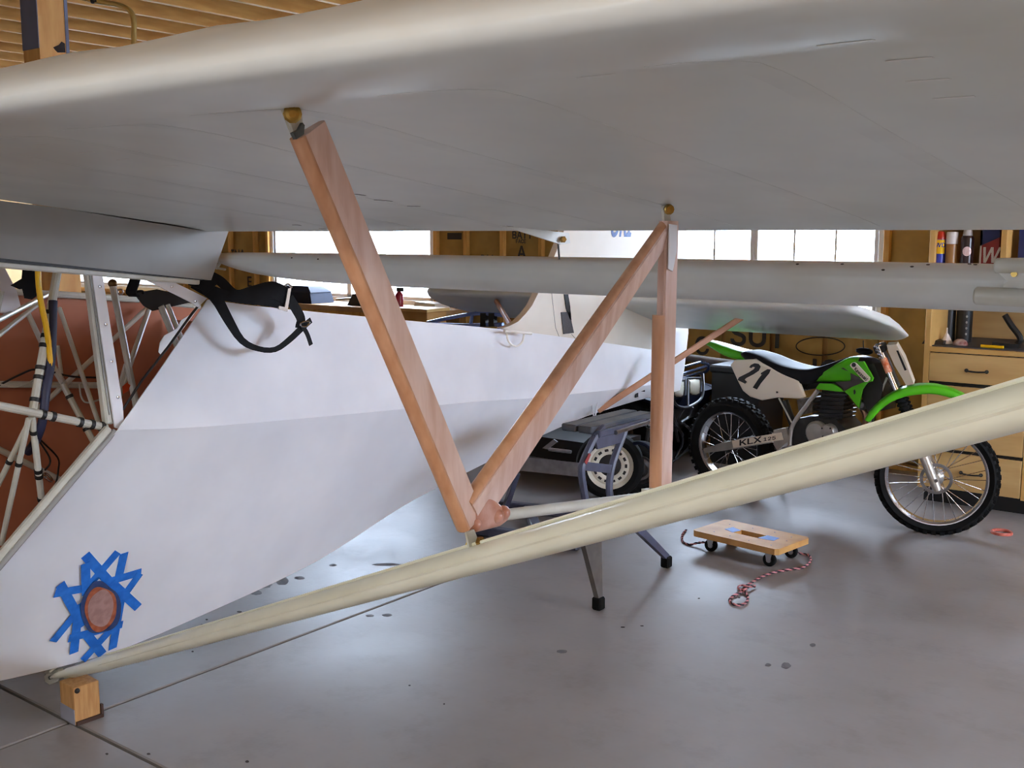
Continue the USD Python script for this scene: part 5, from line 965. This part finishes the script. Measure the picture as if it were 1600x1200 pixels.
mk = at(1553, 541, Y=6.56); t5 = thing('marker', 'yellow marker lying on the dark counter mat', 'marker', (mk[0], 6.56, zc_)); put('barrel', tube([A(mk[0] - .055, 6.55, zc_ + .009), A(mk[0] + .055, 6.55, zc_ + .009)], .009, 12), SPY, t5); put('cap', tube([A(mk[0] - .068, 6.55, zc_ + .009), A(mk[0] - .05, 6.55, zc_ + .009)], .0098, 12), SPY, t5)
t6 = thing('hand_saw', 'black bent tool handle standing on the counter mat', 'tool', at(1585, 535, Y=6.75)); put('handle', tube(smooth([at(1570, 492, Y=6.7), at(1580, 508, Y=6.7), at(1592, 524, Y=6.7), at(1594, 532, Y=6.7), at(1588, 538, Y=6.7)], 20), [.017] * 16 + [.015] * (len(smooth([(0, 0, 0)] * 5, 20)) - 16), 10), BLK, t6)
put('base', hull([A(at(x, 536, Y=6.68)[0], 6.62 + d, zc_ + z) for x, z in [(1554, 0), (1555, .03), (1596, .0), (1596, .022)] for d in (0, .05)]), BLK, t6)

# ------------------------------------------------------------------ bench under the far window
YBN = 6.75; BE = thing('work_bench', 'long wooden workbench below the far window', 'workbench', (-6.8, YBN, 0))
zb_ = at(560, 480, Y=YBN)[2]; bx0, bx1 = at(430, 480, Y=YBN)[0], at(681, 480, Y=YBN)[0]
BTOP = M('bench_top', (150, 112, 70), (170, 130, 84), scale=5, rough=.5)
put('top', box(bx0, bx1, YBN, 7.25, zb_ - .045, zb_, .004), BTOP, BE); put('apron', box(bx0 + .04, bx1 - .04, YBN + .03, YBN + .06, zb_ - .16, zb_ - .045), STUD, BE)
for x in (bx0 + .06, bx1 - .06):
    for y in (YBN + .07, 7.2): put('leg', box(x - .04, x + .04, y - .04, y + .04, 0, zb_ - .045), STUD, BE)
tc = at(482, 470, Y=6.95); t7 = thing('black_case', 'glossy black moulded case on the bench beside the harness', 'case', (tc[0], 6.95, zb_))
put('body', hull([A(tc[0] + x, 6.95 + y, zb_ + z) for x, y, z in [(-.22, -.14, 0), (.2, -.14, 0), (.2, .14, 0), (-.22, .14, 0), (-.22, -.13, .10), (.17, -.13, .10), (.17, .13, .1), (-.22, .13, .1)]]), QBL, t7)
put('lid', hull([A(tc[0] + x, 6.95 + y, zb_ + z) for x, y, z in [(-.22, -.13, .10), (.18, -.13, .10), (.18, .13, .1), (-.22, .13, .1), (-.2, -.09, .155), (.10, -.09, .155), (.10, .09, .15), (-.2, .09, .15)]]), QBL, t7)
tv = at(562, 466, Y=6.95); t8 = thing('bench_vice', 'dark bench vice with a screw handle before the far window', 'vice', (tv[0], 6.95, zb_))
put('body', hull([A(tv[0] + x, 6.95 + y, zb_ + z) for x, y, z in [(-.1, -.06, 0), (.12, -.06, 0), (.12, .06, 0), (-.1, .06, 0), (-.04, -.05, .10), (.1, -.05, .12), (.1, .05, .12), (-.04, .05, .1)]]), ENG, t8); put('jaw', box(tv[0] + .02, tv[0] + .16, 6.89, 7.01, zb_ + .08, zb_ + .14, .006), ENG, t8); put('screw', tube([A(tv[0] - .28, 6.93, zb_ + .04), A(tv[0], 6.95, zb_ + .06)], .014, 8), STEEL, t8)
trd = at(624, 474, Y=6.95); t9 = thing('red_bottle', 'red bottle with black spray head on the bench', 'bottle', (trd[0], 6.95, zb_)); put('body', lathe([(0, 0), (.035, 0), (.035, .11), (.015, .14), (0, .14)], A(trd[0], 6.95, zb_), A(0, 0, 1), 16), M('crimson_plastic', (150, 20, 44), rough=.3), t9); put('spray_head', cat(box(trd[0] - .02, trd[0] + .045, 6.935, 6.965, zb_ + .14, zb_ + .175, .004)), BLK, t9)
tcb = at(655, 480, Y=6.72); solo('cream_box', hull([A(tcb[0] + x, 6.78 + y, zb_ + z) for x, y, z in [(-.13, 0, 0), (.13, 0, 0), (.13, .2, 0), (-.13, .2, 0), (-.12, .02, .07), (.10, .02, .06), (.10, .18, .06), (-.12, .18, .07)]]), CREAM, 'low cream carton at the bench end beside the red bottle', 'box')
BR = thing('blue_tube_rack', 'pale blue tubular rack standing behind the fuselage near the fin', 'rack', (-5.6, 6.4, 0))
BLT = M('pale_blue_tube', (120, 140, 200), (132, 152, 212), rough=.3, metal=.3)
rr_ = lambda x, y, Y=5.95: at(x, y, Y=Y)
for P_ in ([(668, 504), (700, 497), (744, 490), (786, 492)], [(668, 506), (720, 508), (786, 507)]): put('rail', tube(smooth([rr_(x, y) for x, y in P_], 14), .014, 8), BLT, BR)
put('upright', tube([rr_(738, 491), rr_(735, 509)], .013, 8), BLT, BR)
for px in (676, 780):
    p = rr_(px, 506); put('leg', tube([p, A(p[0], p[1], 0)], .014, 8), BLT, BR)
for px in (757, 770): put('clamp', hull([rr_(px + a, y) + A(0, d, 0) for a in (-4, 4) for y in (489, 510) for d in (-.02, .02)]), BLK, BR)
sb = thing('wood_crate', 'yellowish plywood crate at the end of the workbench', 'crate', at(652, 500, Y=6.5)); z9 = at(652, 486, Y=6.55)[2]; xa, xb2 = at(628, 490, Y=6.55)[0], at(676, 490, Y=6.55)[0]
put('body', box(xa, xb2, 6.48, 6.72, .0, z9, .004), PLY, sb); put('lid', box(xa - .02, xb2 + .02, 6.46, 6.74, z9, z9 + .025, .003), MAPE, sb)
# floor marks
STN = M('floor_stain', (82, 78, 82), (104, 99, 100), scale=20, rough=.7); SPK = M('floor_speck', (40, 34, 32), (60, 50, 46), scale=20, rough=.8)
def stain(cx_, cy_, rx, ry, seed, mat=STN):
    r_ = np.random.default_rng(seed); P = [at(cx_ + rx * math.cos(t) * r_.uniform(.82, 1.06), cy_ + ry * math.sin(t) * r_.uniform(.82, 1.06), Z=.0002) for t in np.linspace(0, 2 * math.pi, 16, endpoint=False)]; put('stain', plate(P, .0004, A(0, 0, 1)), mat, fl, sm=False)
for k, (x, y, rx, ry) in enumerate([(412, 914, 14, 5), (441, 908, 11, 7), (400, 926, 10, 4), (468, 903, 9, 2.5), (604, 882, 22, 2.2), (520, 883, 6, 2), (578, 962, 7, 2), (605, 961, 8, 2.4), (878, 1018, 9, 3), (1200, 1039, 5, 2.5), (1228, 1040, 8, 5), (1270, 1008, 5, 3)]): stain(x, y, rx, ry, k)
for k, (x, y, rx, ry) in enumerate([(316, 977, 3.5, 2), (323, 968, 2, 1.2), (374, 956, 4, 1.4), (301, 1018, 2, 1.2), (694, 1100, 1.6, 1.2), (167, 1178, 2.5, 1.6), (386, 1190, 3, 2), (232, 1178, 3, 1.5), (640, 1071, 2, 1), (1092, 935, 2, 1), (1155, 934, 2, 1), (973, 980, 4, 1), (1003, 978, 3, 1)]): stain(x, y, rx, ry, 50 + k, SPK)
